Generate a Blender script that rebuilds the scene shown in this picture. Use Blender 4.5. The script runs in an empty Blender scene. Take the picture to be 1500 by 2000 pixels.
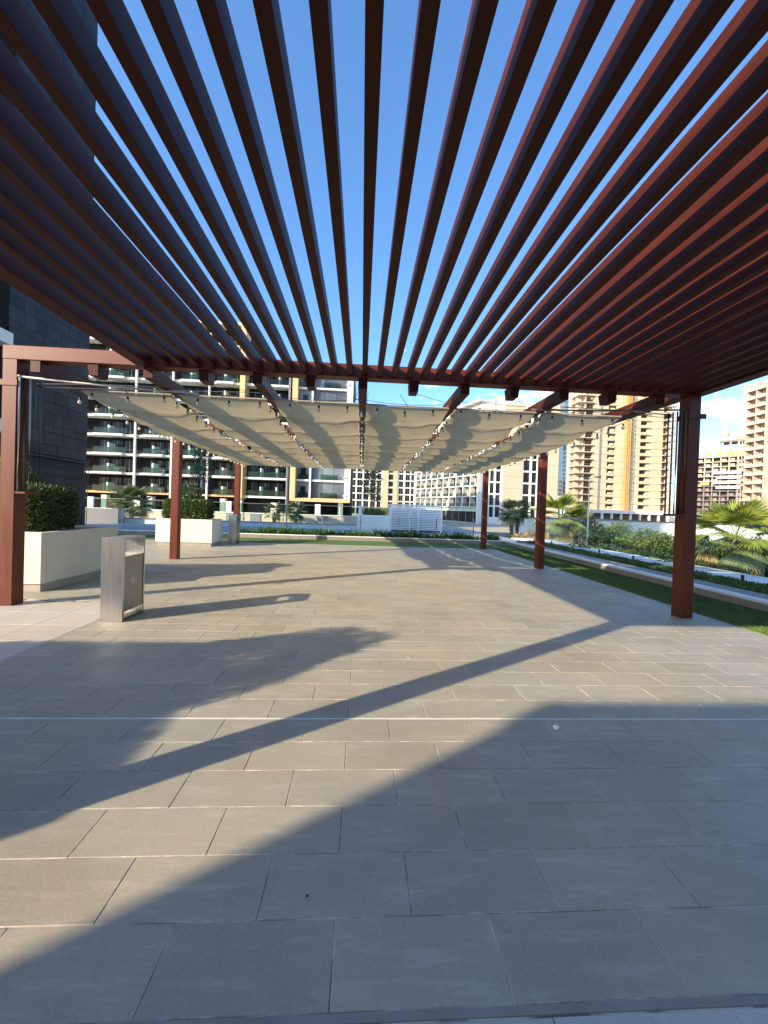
import bpy, math, random
import numpy as np
from mathutils import Matrix, Vector

random.seed(7)
RNG = np.random.default_rng(11)
SC = bpy.context.scene
COL = SC.collection

# ------------------------------------------------------------------ camera
F_PX, IMG_W, IMG_H, EYE = 750.0, 1500.0, 2000.0, 1.6
roll, vpx, vpy = 0.033, 706.0, 991.0
_v = np.array([(vpx - 750) / F_PX, (vpy - 1000) / F_PX, 1.0]); _v /= np.linalg.norm(_v)
_u = np.array([math.sin(roll), -math.cos(roll), 0.0]); _u -= _v * _u.dot(_v); _u /= np.linalg.norm(_u)
_x = np.cross(_v, _u)
_R = np.stack([_x, _v, _u], 1)              # world -> (right, down, forward)
cam_d = bpy.data.cameras.new('camera')
cam_d.sensor_fit = 'AUTO'; cam_d.sensor_width = 36.0
cam_d.lens = F_PX / IMG_H * 36.0
cam_d.clip_start = 0.05; cam_d.clip_end = 6000
cam = bpy.data.objects.new('camera', cam_d); COL.objects.link(cam)
_m = Matrix.Identity(4)
for i in range(3):
    _m[i][0] = _R[0][i]; _m[i][1] = -_R[1][i]; _m[i][2] = -_R[2][i]
_m[2][3] = EYE
cam.matrix_world = _m
SC.camera = cam

# ------------------------------------------------------------------ light
SUN_AZ = Vector((0.85, 0.527, 0)).normalized()     # the way shadows run
SUN_EL = math.radians(23.0)
sun_d = bpy.data.lights.new('sun', 'SUN')
sun_d.energy = 3.7; sun_d.angle = math.radians(0.53); sun_d.color = (1.0, 0.83, 0.60)
sun = bpy.data.objects.new('sun', sun_d); COL.objects.link(sun)
_d = Vector((SUN_AZ.x * math.cos(SUN_EL), SUN_AZ.y * math.cos(SUN_EL), -math.sin(SUN_EL)))
sun.rotation_euler = _d.to_track_quat('-Z', 'Y').to_euler()
sun.location = (-40, -25, 40)

world = bpy.data.worlds.new('World'); SC.world = world; world.use_nodes = True
wn = world.node_tree.nodes; wl = world.node_tree.links
bg = wn['Background']; bg.inputs[1].default_value = 0.15
sky = wn.new('ShaderNodeTexSky'); sky.sky_type = 'NISHITA'; sky.sun_disc = False
sky.sun_elevation = SUN_EL; sky.sun_rotation = math.atan2(-SUN_AZ.x, -SUN_AZ.y) % (2 * math.pi)
sky.air_density = 1.0; sky.dust_density = 1.05; sky.ozone_density = 4.5
# small fair-weather clouds in a low band all the way round
tc = wn.new('ShaderNodeTexCoord'); sep = wn.new('ShaderNodeSeparateXYZ')
wl.new(tc.outputs['Generated'], sep.inputs[0])
def wmath(op, a, b=None, clamp=False):
    n = wn.new('ShaderNodeMath'); n.operation = op; n.use_clamp = clamp
    for k, s in enumerate((a, b)):
        if s is None: continue
        if isinstance(s, (int, float)): n.inputs[k].default_value = s
        else: wl.new(s, n.inputs[k])
    return n.outputs[0]
mp = wn.new('ShaderNodeMapping'); mp.inputs['Scale'].default_value = (1, 1, 2.3); wl.new(tc.outputs['Generated'], mp.inputs[0])
nz = wn.new('ShaderNodeTexNoise'); nz.inputs['Scale'].default_value = 7.5; nz.inputs['Detail'].default_value = 8; nz.inputs['Roughness'].default_value = 0.58
wl.new(mp.outputs[0], nz.inputs['Vector'])
low = wmath('SUBTRACT', 1.0, wmath('MULTIPLY', wmath('ABSOLUTE', wmath('SUBTRACT', sep.outputs[2], 0.22)), 5.0), True)
msk = wmath('MULTIPLY', wmath('SUBTRACT', wmath('ADD', nz.outputs[0], wmath('MULTIPLY', low, 0.24)), 0.695), 9.0, True)
shs = wn.new('ShaderNodeHueSaturation'); shs.inputs['Saturation'].default_value = 1.09; wl.new(sky.outputs[0], shs.inputs['Color'])
mxw = wn.new('ShaderNodeMix'); mxw.data_type = 'RGBA'
wl.new(msk, mxw.inputs[0]); wl.new(shs.outputs[0], mxw.inputs[6]); mxw.inputs[7].default_value = (4.4, 4.3, 4.25, 1)
wl.new(mxw.outputs[2], bg.inputs[0])

SC.view_settings.view_transform = 'Standard'; SC.view_settings.look = 'None'
SC.view_settings.exposure = 1.46; SC.view_settings.gamma = 1.0
SC.view_settings.use_curve_mapping = False
SC.cycles.transparent_max_bounces = 40
SC.render.resolution_x = 768; SC.render.resolution_y = 1024

# ------------------------------------------------------------------ materials
MATS = {}
def nodes_of(name):
    m = bpy.data.materials.new(name); m.use_nodes = True
    nt = m.node_tree
    return m, nt, nt.nodes, nt.links, nt.nodes['Principled BSDF']

def pbr(name, c1, c2=None, scale=6.0, rough=0.6, bump=0.0, bscale=None, stretch=(1, 1, 1), metal=0.0,
        rand=0.0, detail=6, coord='Object', spec=0.5, contrast=(0.3, 0.7), rough_var=0.0, hue_rand=0.0, transl=0.0):
    m, nt, N, L, P = nodes_of(name)
    P.inputs['Roughness'].default_value = rough; P.inputs['Metallic'].default_value = metal
    P.inputs['Specular IOR Level'].default_value = spec
    if coord == 'World':
        vec = N.new('ShaderNodeNewGeometry').outputs['Position']
    else:
        vec = N.new('ShaderNodeTexCoord').outputs['Object']
    mpn = N.new('ShaderNodeMapping'); mpn.inputs['Scale'].default_value = stretch; L.new(vec, mpn.inputs[0])
    n = N.new('ShaderNodeTexNoise'); n.inputs['Scale'].default_value = scale; n.inputs['Detail'].default_value = detail
    L.new(mpn.outputs[0], n.inputs['Vector'])
    mr = N.new('ShaderNodeMapRange'); mr.inputs[1].default_value = contrast[0]; mr.inputs[2].default_value = contrast[1]
    L.new(n.outputs[0], mr.inputs[0])
    mx = N.new('ShaderNodeMix'); mx.data_type = 'RGBA'
    mx.inputs[6].default_value = (*c1, 1); mx.inputs[7].default_value = (*(c2 or c1), 1)
    L.new(mr.outputs[0], mx.inputs[0])
    col = mx.outputs[2]
    if rand > 0:
        g = N.new('ShaderNodeNewGeometry'); oi = N.new('ShaderNodeObjectInfo')
        ad = N.new('ShaderNodeMath'); ad.operation = 'ADD'; L.new(g.outputs['Random Per Island'], ad.inputs[0]); L.new(oi.outputs['Random'], ad.inputs[1])
        fr = N.new('ShaderNodeMath'); fr.operation = 'FRACT'; L.new(ad.outputs[0], fr.inputs[0])
        mr2 = N.new('ShaderNodeMapRange'); mr2.inputs[3].default_value = 1 - rand; mr2.inputs[4].default_value = 1 + rand
        L.new(fr.outputs[0], mr2.inputs[0])
        hs = N.new('ShaderNodeHueSaturation'); L.new(col, hs.inputs['Color']); L.new(mr2.outputs[0], hs.inputs['Value'])
        if hue_rand:
            mr3 = N.new('ShaderNodeMapRange'); mr3.inputs[3].default_value = .5 - hue_rand; mr3.inputs[4].default_value = .5 + hue_rand
            L.new(fr.outputs[0], mr3.inputs[0]); L.new(mr3.outputs[0], hs.inputs['Hue'])
        col = hs.outputs[0]
    L.new(col, P.inputs['Base Color'])
    if rough_var:
        mr4 = N.new('ShaderNodeMapRange'); mr4.inputs[3].default_value = rough - rough_var; mr4.inputs[4].default_value = rough + rough_var
        L.new(n.outputs[0], mr4.inputs[0]); L.new(mr4.outputs[0], P.inputs['Roughness'])
    if bump > 0:
        n2 = N.new('ShaderNodeTexNoise'); n2.inputs['Scale'].default_value = bscale or scale * 6; n2.inputs['Detail'].default_value = 4
        L.new(mpn.outputs[0], n2.inputs['Vector'])
        b = N.new('ShaderNodeBump'); b.inputs['Strength'].default_value = bump; b.inputs['Distance'].default_value = 0.01
        L.new(n2.outputs[0], b.inputs['Height']); L.new(b.outputs[0], P.inputs['Normal'])
    if transl > 0:
        tr = N.new('ShaderNodeBsdfTranslucent'); L.new(col, tr.inputs[0])
        ms = N.new('ShaderNodeMixShader'); ms.inputs[0].default_value = transl
        L.new(P.outputs[0], ms.inputs[1]); L.new(tr.outputs[0], ms.inputs[2])
        L.new(ms.outputs[0], N['Material Output'].inputs[0])
    MATS[name] = m
    return m

def glass(name, tint, refl=0.10, rough=0.02):
    m, nt, N, L, P = nodes_of(name)
    N.remove(P)
    t = N.new('ShaderNodeBsdfTransparent'); t.inputs[0].default_value = (*tint, 1)
    g = N.new('ShaderNodeBsdfGlossy'); g.inputs['Roughness'].default_value = rough; g.inputs[0].default_value = (.95, .98, 1, 1)
    f = N.new('ShaderNodeLayerWeight'); f.inputs[0].default_value = .5
    pw = N.new('ShaderNodeMath'); pw.operation = 'POWER'; L.new(f.outputs['Facing'], pw.inputs[0]); pw.inputs[1].default_value = 4
    fa = N.new('ShaderNodeMath'); fa.operation = 'MULTIPLY_ADD'; L.new(pw.outputs[0], fa.inputs[0]); fa.inputs[1].default_value = .55; fa.inputs[2].default_value = refl * .35
    ms = N.new('ShaderNodeMixShader'); L.new(fa.outputs[0], ms.inputs[0]); L.new(t.outputs[0], ms.inputs[1]); L.new(g.outputs[0], ms.inputs[2])
    L.new(ms.outputs[0], N['Material Output'].inputs[0])
    MATS[name] = m
    return m

M = MATS
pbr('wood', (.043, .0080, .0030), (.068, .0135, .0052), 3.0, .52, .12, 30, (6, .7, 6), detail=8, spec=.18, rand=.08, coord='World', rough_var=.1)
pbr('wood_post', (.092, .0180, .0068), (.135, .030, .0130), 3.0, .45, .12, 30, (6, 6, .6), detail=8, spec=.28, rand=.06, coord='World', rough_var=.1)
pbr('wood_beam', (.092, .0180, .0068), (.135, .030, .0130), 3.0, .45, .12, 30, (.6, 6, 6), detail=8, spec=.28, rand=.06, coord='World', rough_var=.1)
pbr('grout', (.14, .13, .11), (.52, .48, .40), 4.5, .9, .2, 60, coord='World', contrast=(.46, .54), detail=10)
pbr('cloth', (.40, .35, .215), (.455, .40, .25), 2.5, .85, .15, 200, coord='World', transl=.46)
pbr('white_plaster', (.56, .515, .42), (.64, .595, .495), 1.6, .85, .25, 60, coord='World')
pbr('grey_plinth', (.26, .23, .19), (.33, .29, .24), 4, .8, .1, 60, coord='World')
pbr('soil', (.10, .065, .04), (.16, .11, .07), 14, .95, .6, 60, coord='World')
pbr('steel', (.50, .49, .47), (.60, .59, .57), 2.0, .30, .05, 200, (60, 60, 1), metal=1.0, coord='World', rough_var=.06)
pbr('steel_dark', (.27, .26, .24), (.32, .31, .285), 2.0, .38, .03, 200, (60, 60, 1), metal=.9, coord='World')
pbr('rail_steel', (.30, .31, .32), None, 5, .4, metal=.8)
pbr('black_plastic', (.015, .015, .016), None, 5, .5)
pbr('dark_iron', (.035, .033, .033), (.05, .045, .045), 9, .55, metal=.3)
pbr('rope', (.50, .47, .40), (.60, .57, .50), 60, .8)
pbr('rope_dark', (.11, .10, .09), (.16, .15, .13), 60, .8)
pbr('white_paint', (.74, .75, .76), (.80, .80, .80), 3, .5)
pbr('tissue', (.82, .82, .80), None, 9, .9)
pbr('leaf_hedge', (.060, .105, .022), (.115, .155, .035), 5, .5, rand=.38, hue_rand=.02, coord='World', transl=.22)
pbr('leaf_dark', (.030, .065, .022), (.060, .105, .033), 5, .45, rand=.35, hue_rand=.02, coord='World', transl=.18)
pbr('leaf_garden', (.085, .135, .032), (.15, .19, .05), 1.2, .55, rand=.35, hue_rand=.03, coord='World', transl=.25)
pbr('leaf_blade', (.050, .120, .025), (.080, .160, .035), 4, .4, rand=.3, hue_rand=.02, coord='World', transl=.25)
pbr('leaf_palm', (.19, .25, .035), (.28, .32, .06), 3, .5, rand=.25, hue_rand=.02, coord='World', transl=.3)
pbr('leaf_palm_dry', (.33, .24, .09), (.42, .31, .13), 5, .7, rand=.25, coord='World', transl=.2)
pbr('leaf_palm_blue', (.11, .155, .060), (.17, .21, .085), 4, .5, rand=.25, coord='World', transl=.2)
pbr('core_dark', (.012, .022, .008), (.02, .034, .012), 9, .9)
pbr('bark', (.13, .095, .065), (.20, .15, .10), 9, .9, .5, 40, (1, 1, .3), coord='World')
pbr('bamboo', (.24, .12, .06), (.30, .16, .08), 9, .7)
pbr('turf', (.050, .105, .018), (.085, .150, .030), 9, .85, .8, 160, coord='World')
pbr('turf_blade', (.060, .125, .020), (.115, .175, .034), 3, .7, rand=.3, coord='World')
pbr('kerb_stone', (.20, .185, .16), (.26, .24, .21), 6, .85, .2, 80, coord='World')
pbr('kerb_white', (.62, .60, .55), (.70, .68, .63), 4, .8, .15, 80, coord='World')
pbr('deck', (.25, .27, .29), (.31, .33, .35), .5, .7, .05, 30, coord='World')
pbr('gravel', (.58, .57, .54), (.72, .71, .68), 30, .9, .6, 60, coord='World')
pbr('ground', (.30, .26, .19), (.40, .35, .26), .25, .95, .2, 3, coord='World')
pbr('garden_soil', (.12, .12, .06), (.22, .19, .10), .8, .95, .5, 20, coord='World')
pbr('asphalt', (.05, .05, .052), (.07, .07, .07), 4, .9, .2, 60, coord='World')
pbr('tile_dark', (.013, .0145, .017), (.030, .033, .038), .9, .40, .04, 12, (1, 1, 1), spec=.15, rand=.35, coord='World', detail=8)
pbr('tower_joint', (.012, .013, .015), None, 3, .8)
pbr('bld_white', (.64, .63, .59), (.70, .69, .65), .3, .75, coord='World')
pbr('bld_cream', (.44, .375, .265), (.49, .42, .30), .12, .8, coord='World')
pbr('bld_beige', (.48, .42, .31), (.54, .48, .36), .15, .85, coord='World')
pbr('bld_orange', (.54, .36, .17), (.60, .41, .20), .4, .6, coord='World')
pbr('bld_dark', (.010, .010, .011), (.020, .020, .021), .6, .6, coord='World', spec=.05)
pbr('bld_grey', (.17, .18, .20), (.22, .23, .25), .5, .4, coord='World')
pbr('conc', (.42, .36, .27), (.55, .48, .37), .35, .9, .1, 3, coord='World')
pbr('conc_pink', (.42, .33, .27), (.52, .42, .35), .35, .9, coord='World')
pbr('conc_panel', (.44, .385, .255), (.52, .46, .315), .22, .9, coord='World', detail=3)
pbr('conc_dark', (.16, .14, .14), (.24, .21, .21), .5, .9, coord='World')
pbr('opening', (.02, .019, .02), (.045, .04, .04), .5, .8, coord='World')
pbr('hoist', (.52, .27, .07), (.60, .34, .11), .5, .6, coord='World')
pbr('tower_glass', (.06, .10, .13), (.11, .17, .21), .06, .18, coord='World', detail=2)
pbr('tower_rib', (.22, .27, .32), (.28, .33, .38), .2, .5, coord='World')
pbr('pane', (.010, .012, .014), (.034, .038, .042), .35, .10, coord='World', rand=.5, detail=2, spec=.10)
pbr('pane_blue', (.055, .070, .085), (.13, .15, .17), .22, .12, coord='World', rand=.4, detail=2)
pbr('crane_white', (.72, .72, .72), None, 3, .5)
pbr('crane_red', (.55, .10, .08), None, 3, .5)
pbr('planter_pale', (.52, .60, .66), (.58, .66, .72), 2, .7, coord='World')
pbr('fin_green', (.48, .60, .52), (.56, .68, .60), 1, .4)
glass('glass_rail', (.93, .97, .955), .05)
glass('glass_balcony', (.50, .62, .56), .06)
pbr('bulb_pale', (.70, .68, .60), None, 5, .15, transl=.4)

def paver_mat(name, a, b, c, rand, half=None):
    m, nt, N, L, P = nodes_of(name)
    pos = N.new('ShaderNodeNewGeometry')
    def noise(scale, detail, vec, rough=.55):
        n = N.new('ShaderNodeTexNoise'); n.inputs['Scale'].default_value = scale; n.inputs['Detail'].default_value = detail
        n.inputs['Roughness'].default_value = rough; L.new(vec, n.inputs['Vector']); return n.outputs[0]
    def rng(s, lo, hi, o0=0., o1=1.):
        r = N.new('ShaderNodeMapRange'); r.inputs[1].default_value = lo; r.inputs[2].default_value = hi
        r.inputs[3].default_value = o0; r.inputs[4].default_value = o1; L.new(s, r.inputs[0]); return r.outputs[0]
    def mix(f, x, y, mode='MIX'):
        q = N.new('ShaderNodeMix'); q.data_type = 'RGBA'; q.blend_type = mode
        for k, s in ((0, f), (6, x), (7, y)):
            if isinstance(s, tuple): q.inputs[k].default_value = (*s, 1)
            elif isinstance(s, float): q.inputs[k].default_value = s
            else: L.new(s, q.inputs[k])
        return q.outputs[2]
    vec = pos.outputs['Position']
    oi = N.new('ShaderNodeObjectInfo')
    ad = N.new('ShaderNodeMath'); ad.operation = 'ADD'; L.new(pos.outputs['Random Per Island'], ad.inputs[0]); L.new(oi.outputs['Random'], ad.inputs[1])
    fr = N.new('ShaderNodeMath'); fr.operation = 'FRACT'; L.new(ad.outputs[0], fr.inputs[0])
    base = mix(rng(noise(1.3, 8, vec, .6), .35, .65), a, b)
    base = mix(rng(noise(70, 4, vec), .4, .75, 0., .35), base, c)                 # fine speckle
    strv = N.new('ShaderNodeMapping'); strv.inputs['Rotation'].default_value = (0, 0, .5); strv.inputs['Scale'].default_value = (1.5, 9, 1); L.new(vec, strv.inputs[0])
    base = mix(rng(noise(1.6, 9, strv.outputs[0], .7), .52, .74, 0., .75), base, c)   # pale scuffs, streaked
    scr = N.new('ShaderNodeMapping'); scr.inputs['Rotation'].default_value = (0, 0, -.9); scr.inputs['Scale'].default_value = (2.2, 26, 1); L.new(vec, scr.inputs[0])
    base = mix(rng(noise(1.1, 6, scr.outputs[0], .75), .64, .76, 0., .55), base, tuple(min(1, x * 1.15) for x in c))   # scratches
    base = mix(rng(noise(.55, 6, vec, .6), .50, .66, 0., .30), base, tuple(x * .72 for x in a))   # broad dull patches
    base = mix(rng(noise(3.2, 5, vec), .66, .72, 0., .25), base, tuple(x * .6 for x in a))  # old stains
    warm = mix(rng(noise(.9, 4, vec, .5), .35, .65), (1.03, .99, .90), (.94, 1.0, 1.04))
    base = mix(.8, base, warm, 'MULTIPLY')
    if half:
        tco = N.new('ShaderNodeTexCoord'); sp = N.new('ShaderNodeSeparateXYZ'); L.new(tco.outputs['Object'], sp.inputs[0])
        ds = []
        for k in (0, 1):
            ab = N.new('ShaderNodeMath'); ab.operation = 'ABSOLUTE'; L.new(sp.outputs[k], ab.inputs[0])
            sb = N.new('ShaderNodeMath'); sb.operation = 'SUBTRACT'; sb.inputs[0].default_value = half[k]; L.new(ab.outputs[0], sb.inputs[1]); ds.append(sb.outputs[0])
        mn = N.new('ShaderNodeMath'); mn.operation = 'MINIMUM'; L.new(ds[0], mn.inputs[0]); L.new(ds[1], mn.inputs[1])
        em = N.new('ShaderNodeMath'); em.operation = 'MULTIPLY'
        L.new(rng(mn.outputs[0], .0005, .0042, 1., 0.), em.inputs[0]); L.new(rng(noise(5.0, 9, vec, .72), .50, .60), em.inputs[1])
        base = mix(em.outputs[0], base, (.54, .50, .42))
        e2 = N.new('ShaderNodeMath'); e2.operation = 'MULTIPLY'
        L.new(rng(mn.outputs[0], .0, .05, .45, 0.), e2.inputs[0]); L.new(rng(noise(4.5, 8, vec, .7), .5, .72), e2.inputs[1])
        base = mix(e2.outputs[0], base, c)
    vv = rng(fr.outputs[0], 0, 1, 1 - rand, 1 + rand)
    hs = N.new('ShaderNodeHueSaturation'); L.new(base, hs.inputs['Color']); L.new(vv, hs.inputs['Value'])
    L.new(hs.outputs[0], P.inputs['Base Color'])
    L.new(rng(noise(2.0, 5, vec), .3, .7, .48, .68), P.inputs['Roughness'])
    P.inputs['Specular IOR Level'].default_value = .35
    b1 = N.new('ShaderNodeBump'); b1.inputs['Strength'].default_value = .35; b1.inputs['Distance'].default_value = .002
    L.new(noise(160, 5, vec), b1.inputs['Height'])
    b2 = N.new('ShaderNodeBump'); b2.inputs['Strength'].default_value = .25; b2.inputs['Distance'].default_value = .006
    L.new(noise(9, 3, vec), b2.inputs['Height']); L.new(b1.outputs[0], b2.inputs['Normal']); L.new(b2.outputs[0], P.inputs['Normal'])
    MATS[name] = m
paver_mat('paver', (.272, .247, .195), (.325, .296, .236), (.44, .405, .33), .07)
paver_mat('paver_near', (.272, .247, .195), (.325, .296, .236), (.44, .405, .33), .07, (.2992, .1389))
paver_mat('paver_pale', (.40, .365, .31), (.46, .42, .36), (.55, .51, .45), .05)
paver_mat('paver_front', (.36, .35, .33), (.42, .41, .39), (.52, .51, .48), .05)

# ------------------------------------------------------------------ helpers
def link(o, parent=None):
    COL.objects.link(o)
    if parent is not None: o.parent = parent
    return o

def thing(name, label, cat, loc=(0, 0, 0), rotz=0.0, group=None):
    o = bpy.data.objects.new(name, None); o.empty_display_size = .1
    o.location = loc; o.rotation_euler = (0, 0, rotz)
    o['label'] = label; o['category'] = cat
    if group: o['group'] = group
    return link(o)

def tag(o, label, cat, group=None):
    o['label'] = label; o['category'] = cat
    if group: o['group'] = group
    return o

class MB:
    def __init__(s): s.v = []; s.f = []
    def add(s, vs, fs):
        n = len(s.v); s.v += [tuple(p) for p in vs]; s.f += [tuple(i + n for i in f) for f in fs]; return s
    def box(s, x0, x1, y0, y1, z0, z1):
        return s.add([(x0, y0, z0), (x1, y0, z0), (x1, y1, z0), (x0, y1, z0), (x0, y0, z1), (x1, y0, z1), (x1, y1, z1), (x0, y1, z1)],
                     [(0, 3, 2, 1), (4, 5, 6, 7), (0, 1, 5, 4), (1, 2, 6, 5), (2, 3, 7, 6), (3, 0, 4, 7)])
    def cbox(s, x0, x1, y0, y1, z0, z1, c=.004):
        """box with chamfered edges"""
        xs = (x0, x0 + c, x1 - c, x1); ys = (y0, y0 + c, y1 - c, y1); zs = (z0, z0 + c, z1 - c, z1)
        vs = []; idx = {}
        for i, x in ((0, 0), (1, 3)):
            for j, y in ((0, 0), (1, 3)):
                for k, z in ((0, 0), (1, 3)):
                    xi = 1 if i == 0 else 2; yi = 1 if j == 0 else 2; zi = 1 if k == 0 else 2
                    idx[(i, j, k)] = len(vs)
                    vs += [(xs[x], ys[yi], zs[zi]), (xs[xi], ys[y], zs[zi]), (xs[xi], ys[yi], zs[z])]
        g = lambda i, j, k, a: idx[(i, j, k)] + a
        fs = []
        fs.append((g(0,0,0,0), g(0,0,1,0), g(0,1,1,0), g(0,1,0,0))); fs.append((g(1,0,0,0), g(1,1,0,0), g(1,1,1,0), g(1,0,1,0)))
        fs.append((g(0,0,0,1), g(1,0,0,1), g(1,0,1,1), g(0,0,1,1))); fs.append((g(0,1,0,1), g(0,1,1,1), g(1,1,1,1), g(1,1,0,1)))
        fs.append((g(0,0,0,2), g(0,1,0,2), g(1,1,0,2), g(1,0,0,2))); fs.append((g(0,0,1,2), g(1,0,1,2), g(1,1,1,2), g(0,1,1,2)))
        for a in (0, 1):
            for b in (0, 1):
                fs.append((g(a,b,0,0), g(a,b,0,1), g(a,b,1,1), g(a,b,1,0)))
                fs.append((g(a,0,b,0), g(a,0,b,2), g(a,1,b,2), g(a,1,b,0)))
                fs.append((g(0,a,b,1), g(0,a,b,2), g(1,a,b,2), g(1,a,b,1)))
                for c2 in (0, 1): fs.append((g(a,b,c2,0), g(a,b,c2,1), g(a,b,c2,2)))
        return s.add(vs, fs)
    def tube(s, pts, r, n=6, caps=True):
        pts = [Vector(p) for p in pts]; rs = r if isinstance(r, (list, tuple)) else [r] * len(pts)
        vs = []; fs = []
        for i, p in enumerate(pts):
            d = (pts[min(i + 1, len(pts) - 1)] - pts[max(i - 1, 0)]).normalized()
            a = d.cross(Vector((0, 0, 1)))
            if a.length < 1e-3: a = Vector((1, 0, 0))
            a.normalize(); b = d.cross(a).normalized()
            for k in range(n):
                t = 2 * math.pi * k / n; vs.append(p + (a * math.cos(t) + b * math.sin(t)) * rs[i])
        for i in range(len(pts) - 1):
            for k in range(n):
                fs.append((i * n + k, i * n + (k + 1) % n, (i + 1) * n + (k + 1) % n, (i + 1) * n + k))
        if caps:
            fs.append(tuple(range(n))[::-1]); fs.append(tuple((len(pts) - 1) * n + k for k in range(n)))
        return s.add(vs, fs)
    def lathe(s, prof, n=12, cx=0, cy=0, cz=0):
        vs = []; fs = []
        for r, z in prof:
            for k in range(n):
                t = 2 * math.pi * k / n; vs.append((cx + r * math.cos(t), cy + r * math.sin(t), cz + z))
        for i in range(len(prof) - 1):
            for k in range(n):
                fs.append((i * n + k, i * n + (k + 1) % n, (i + 1) * n + (k + 1) % n, (i + 1) * n + k))
        fs.append(tuple(range(n))[::-1]); fs.append(tuple((len(prof) - 1) * n + k for k in range(n)))
        return s.add(vs, fs)
    def mesh(s, name, mat, off=(0, 0, 0), smooth=False):
        me = bpy.data.meshes.new(name)
        me.from_pydata([(v[0] - off[0], v[1] - off[1], v[2] - off[2]) for v in s.v], [], s.f)
        me.materials.append(MATS[mat])
        if smooth: me.polygons.foreach_set('use_smooth', [True] * len(me.polygons))
        me.update(); return me
    def build(s, name, mat, parent=None, smooth=False, local=False, at=None):
        off = (0, 0, 0)
        if at is not None: off = at
        elif parent is not None and not local:
            off = root_loc(parent)
        o = bpy.data.objects.new(name, s.mesh(name, mat, off, smooth))
        if at is not None:
            pl = root_loc(parent) if parent is not None else (0, 0, 0)
            o.location = (at[0] - pl[0], at[1] - pl[1], at[2] - pl[2])
        return link(o, parent)

def root_loc(o):
    p = Vector((0, 0, 0))
    while o is not None: p = p + o.location; o = o.parent
    return tuple(p)

def inst(name, me, parent=None, loc=(0, 0, 0), rot=(0, 0, 0), scale=None):
    o = bpy.data.objects.new(name, me); o.location = loc; o.rotation_euler = rot
    if scale is not None: o.scale = scale
    return link(o, parent)

def copy_tree(o, parent=None):
    c = o.copy(); COL.objects.link(c)
    if parent is not None: c.parent = parent
    for ch in list(o.children): copy_tree(ch, c)
    return c

def struct(o): o['kind'] = 'structure'; return o
def stuff(o): o['kind'] = 'stuff'; return o

_cache = {}
def box_mesh(name, sx, sy, sz, mat):
    """shared box mesh, origin at its low corner"""
    k = (name, round(sx, 3), round(sy, 3), round(sz, 3), mat)
    if k not in _cache: _cache[k] = MB().box(0, sx, 0, sy, 0, sz).mesh(name, mat)
    return _cache[k]
def bpart(name, x0, x1, y0, y1, z0, z1, mat, parent):
    return inst(name, box_mesh(name, x1 - x0, y1 - y0, z1 - z0, mat), parent, (x0, y0, z0))

def leaf_mesh(name, P, D, L, W, mat, up=None, fold=.25):
    """P points, D directions (n,3), L lengths, W widths -> folded diamond leaves, one mesh"""
    n = len(P); D = D / np.maximum(np.linalg.norm(D, axis=1, keepdims=True), 1e-6)
    R = RNG.normal(size=(n, 3)) if up is None else up
    S = np.cross(D, R); S /= np.maximum(np.linalg.norm(S, axis=1, keepdims=True), 1e-6)
    Nn = np.cross(S, D)
    L = np.broadcast_to(np.asarray(L, float), (n,))[:, None]; W = np.broadcast_to(np.asarray(W, float), (n,))[:, None]
    a = P; b = P + D * L * .45 + S * W * .5 + Nn * W * fold; c = P + D * L; d = P + D * L * .45 - S * W * .5 + Nn * W * fold
    V = np.stack([a, b, c, d], 1).reshape(-1, 3)
    me = bpy.data.meshes.new(name)
    me.vertices.add(4 * n); me.vertices.foreach_set('co', V.ravel())
    i = np.arange(n) * 4
    T = np.stack([i, i + 1, i + 2, i, i + 2, i + 3], 1).ravel()
    me.loops.add(6 * n); me.loops.foreach_set('vertex_index', T)
    me.polygons.add(2 * n); me.polygons.foreach_set('loop_start', np.arange(2 * n) * 3); me.polygons.foreach_set('loop_total', np.full(2 * n, 3))
    me.materials.append(MATS[mat]); me.update(); me.validate()
    return me

def ball_points(n, c, r, inner=.75):
    d = RNG.normal(size=(n, 3)); d /= np.linalg.norm(d, axis=1, keepdims=True)
    lump = 1 + .10 * np.sin(d[:, 0:1] * 5 + c[0]) * np.cos(d[:, 1:2] * 6 + c[1]) + .07 * np.sin(d[:, 2:3] * 9)
    rad = (inner + (1 - inner) * RNG.random((n, 1)) ** .6) * lump
    return np.array(c) + d * np.array(r) * rad, d

def box_points(n, lo, hi, skin=.08):
    lo = np.array(lo); hi = np.array(hi); s = hi - lo
    areas = np.array([s[1] * s[2], s[1] * s[2], s[0] * s[2], s[0] * s[2], s[0] * s[1], s[0] * s[1] * .2])
    side = RNG.choice(6, n, p=areas / areas.sum())
    P = lo + RNG.random((n, 3)) * s; D = np.zeros((n, 3))
    for k, (ax, sg) in enumerate(((0, -1), (0, 1), (1, -1), (1, 1), (2, 1), (2, -1))):
        m = side == k; dep = RNG.random(m.sum()) ** 1.6 * skin * 2 - skin * .5
        lump = .035 * np.sin(P[m, (ax + 1) % 3] * 9 + k) + .03 * np.sin(P[m, (ax + 2) % 3] * 7 + 2 * k)
        P[m, ax] = (hi[ax] - dep + lump) if sg > 0 else (lo[ax] + dep - lump); D[m, ax] = sg
    # soften corners
    c = (lo + hi) / 2; q = (P - c) / (s / 2); nrm = (np.abs(q) ** 8).sum(1) ** (1 / 8)
    P = c + (P - c) / np.maximum(nrm, 1)[:, None] ** .8
    return P, D

# ================================================================== SETTING
g = MB(); g.add([(-3000, -3000, -2.2), (3000, -3000, -2.2), (3000, 3000, -2.2), (-3000, 3000, -2.2)], [(0, 1, 2, 3)])
struct(g.build('ground', 'ground'))

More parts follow.
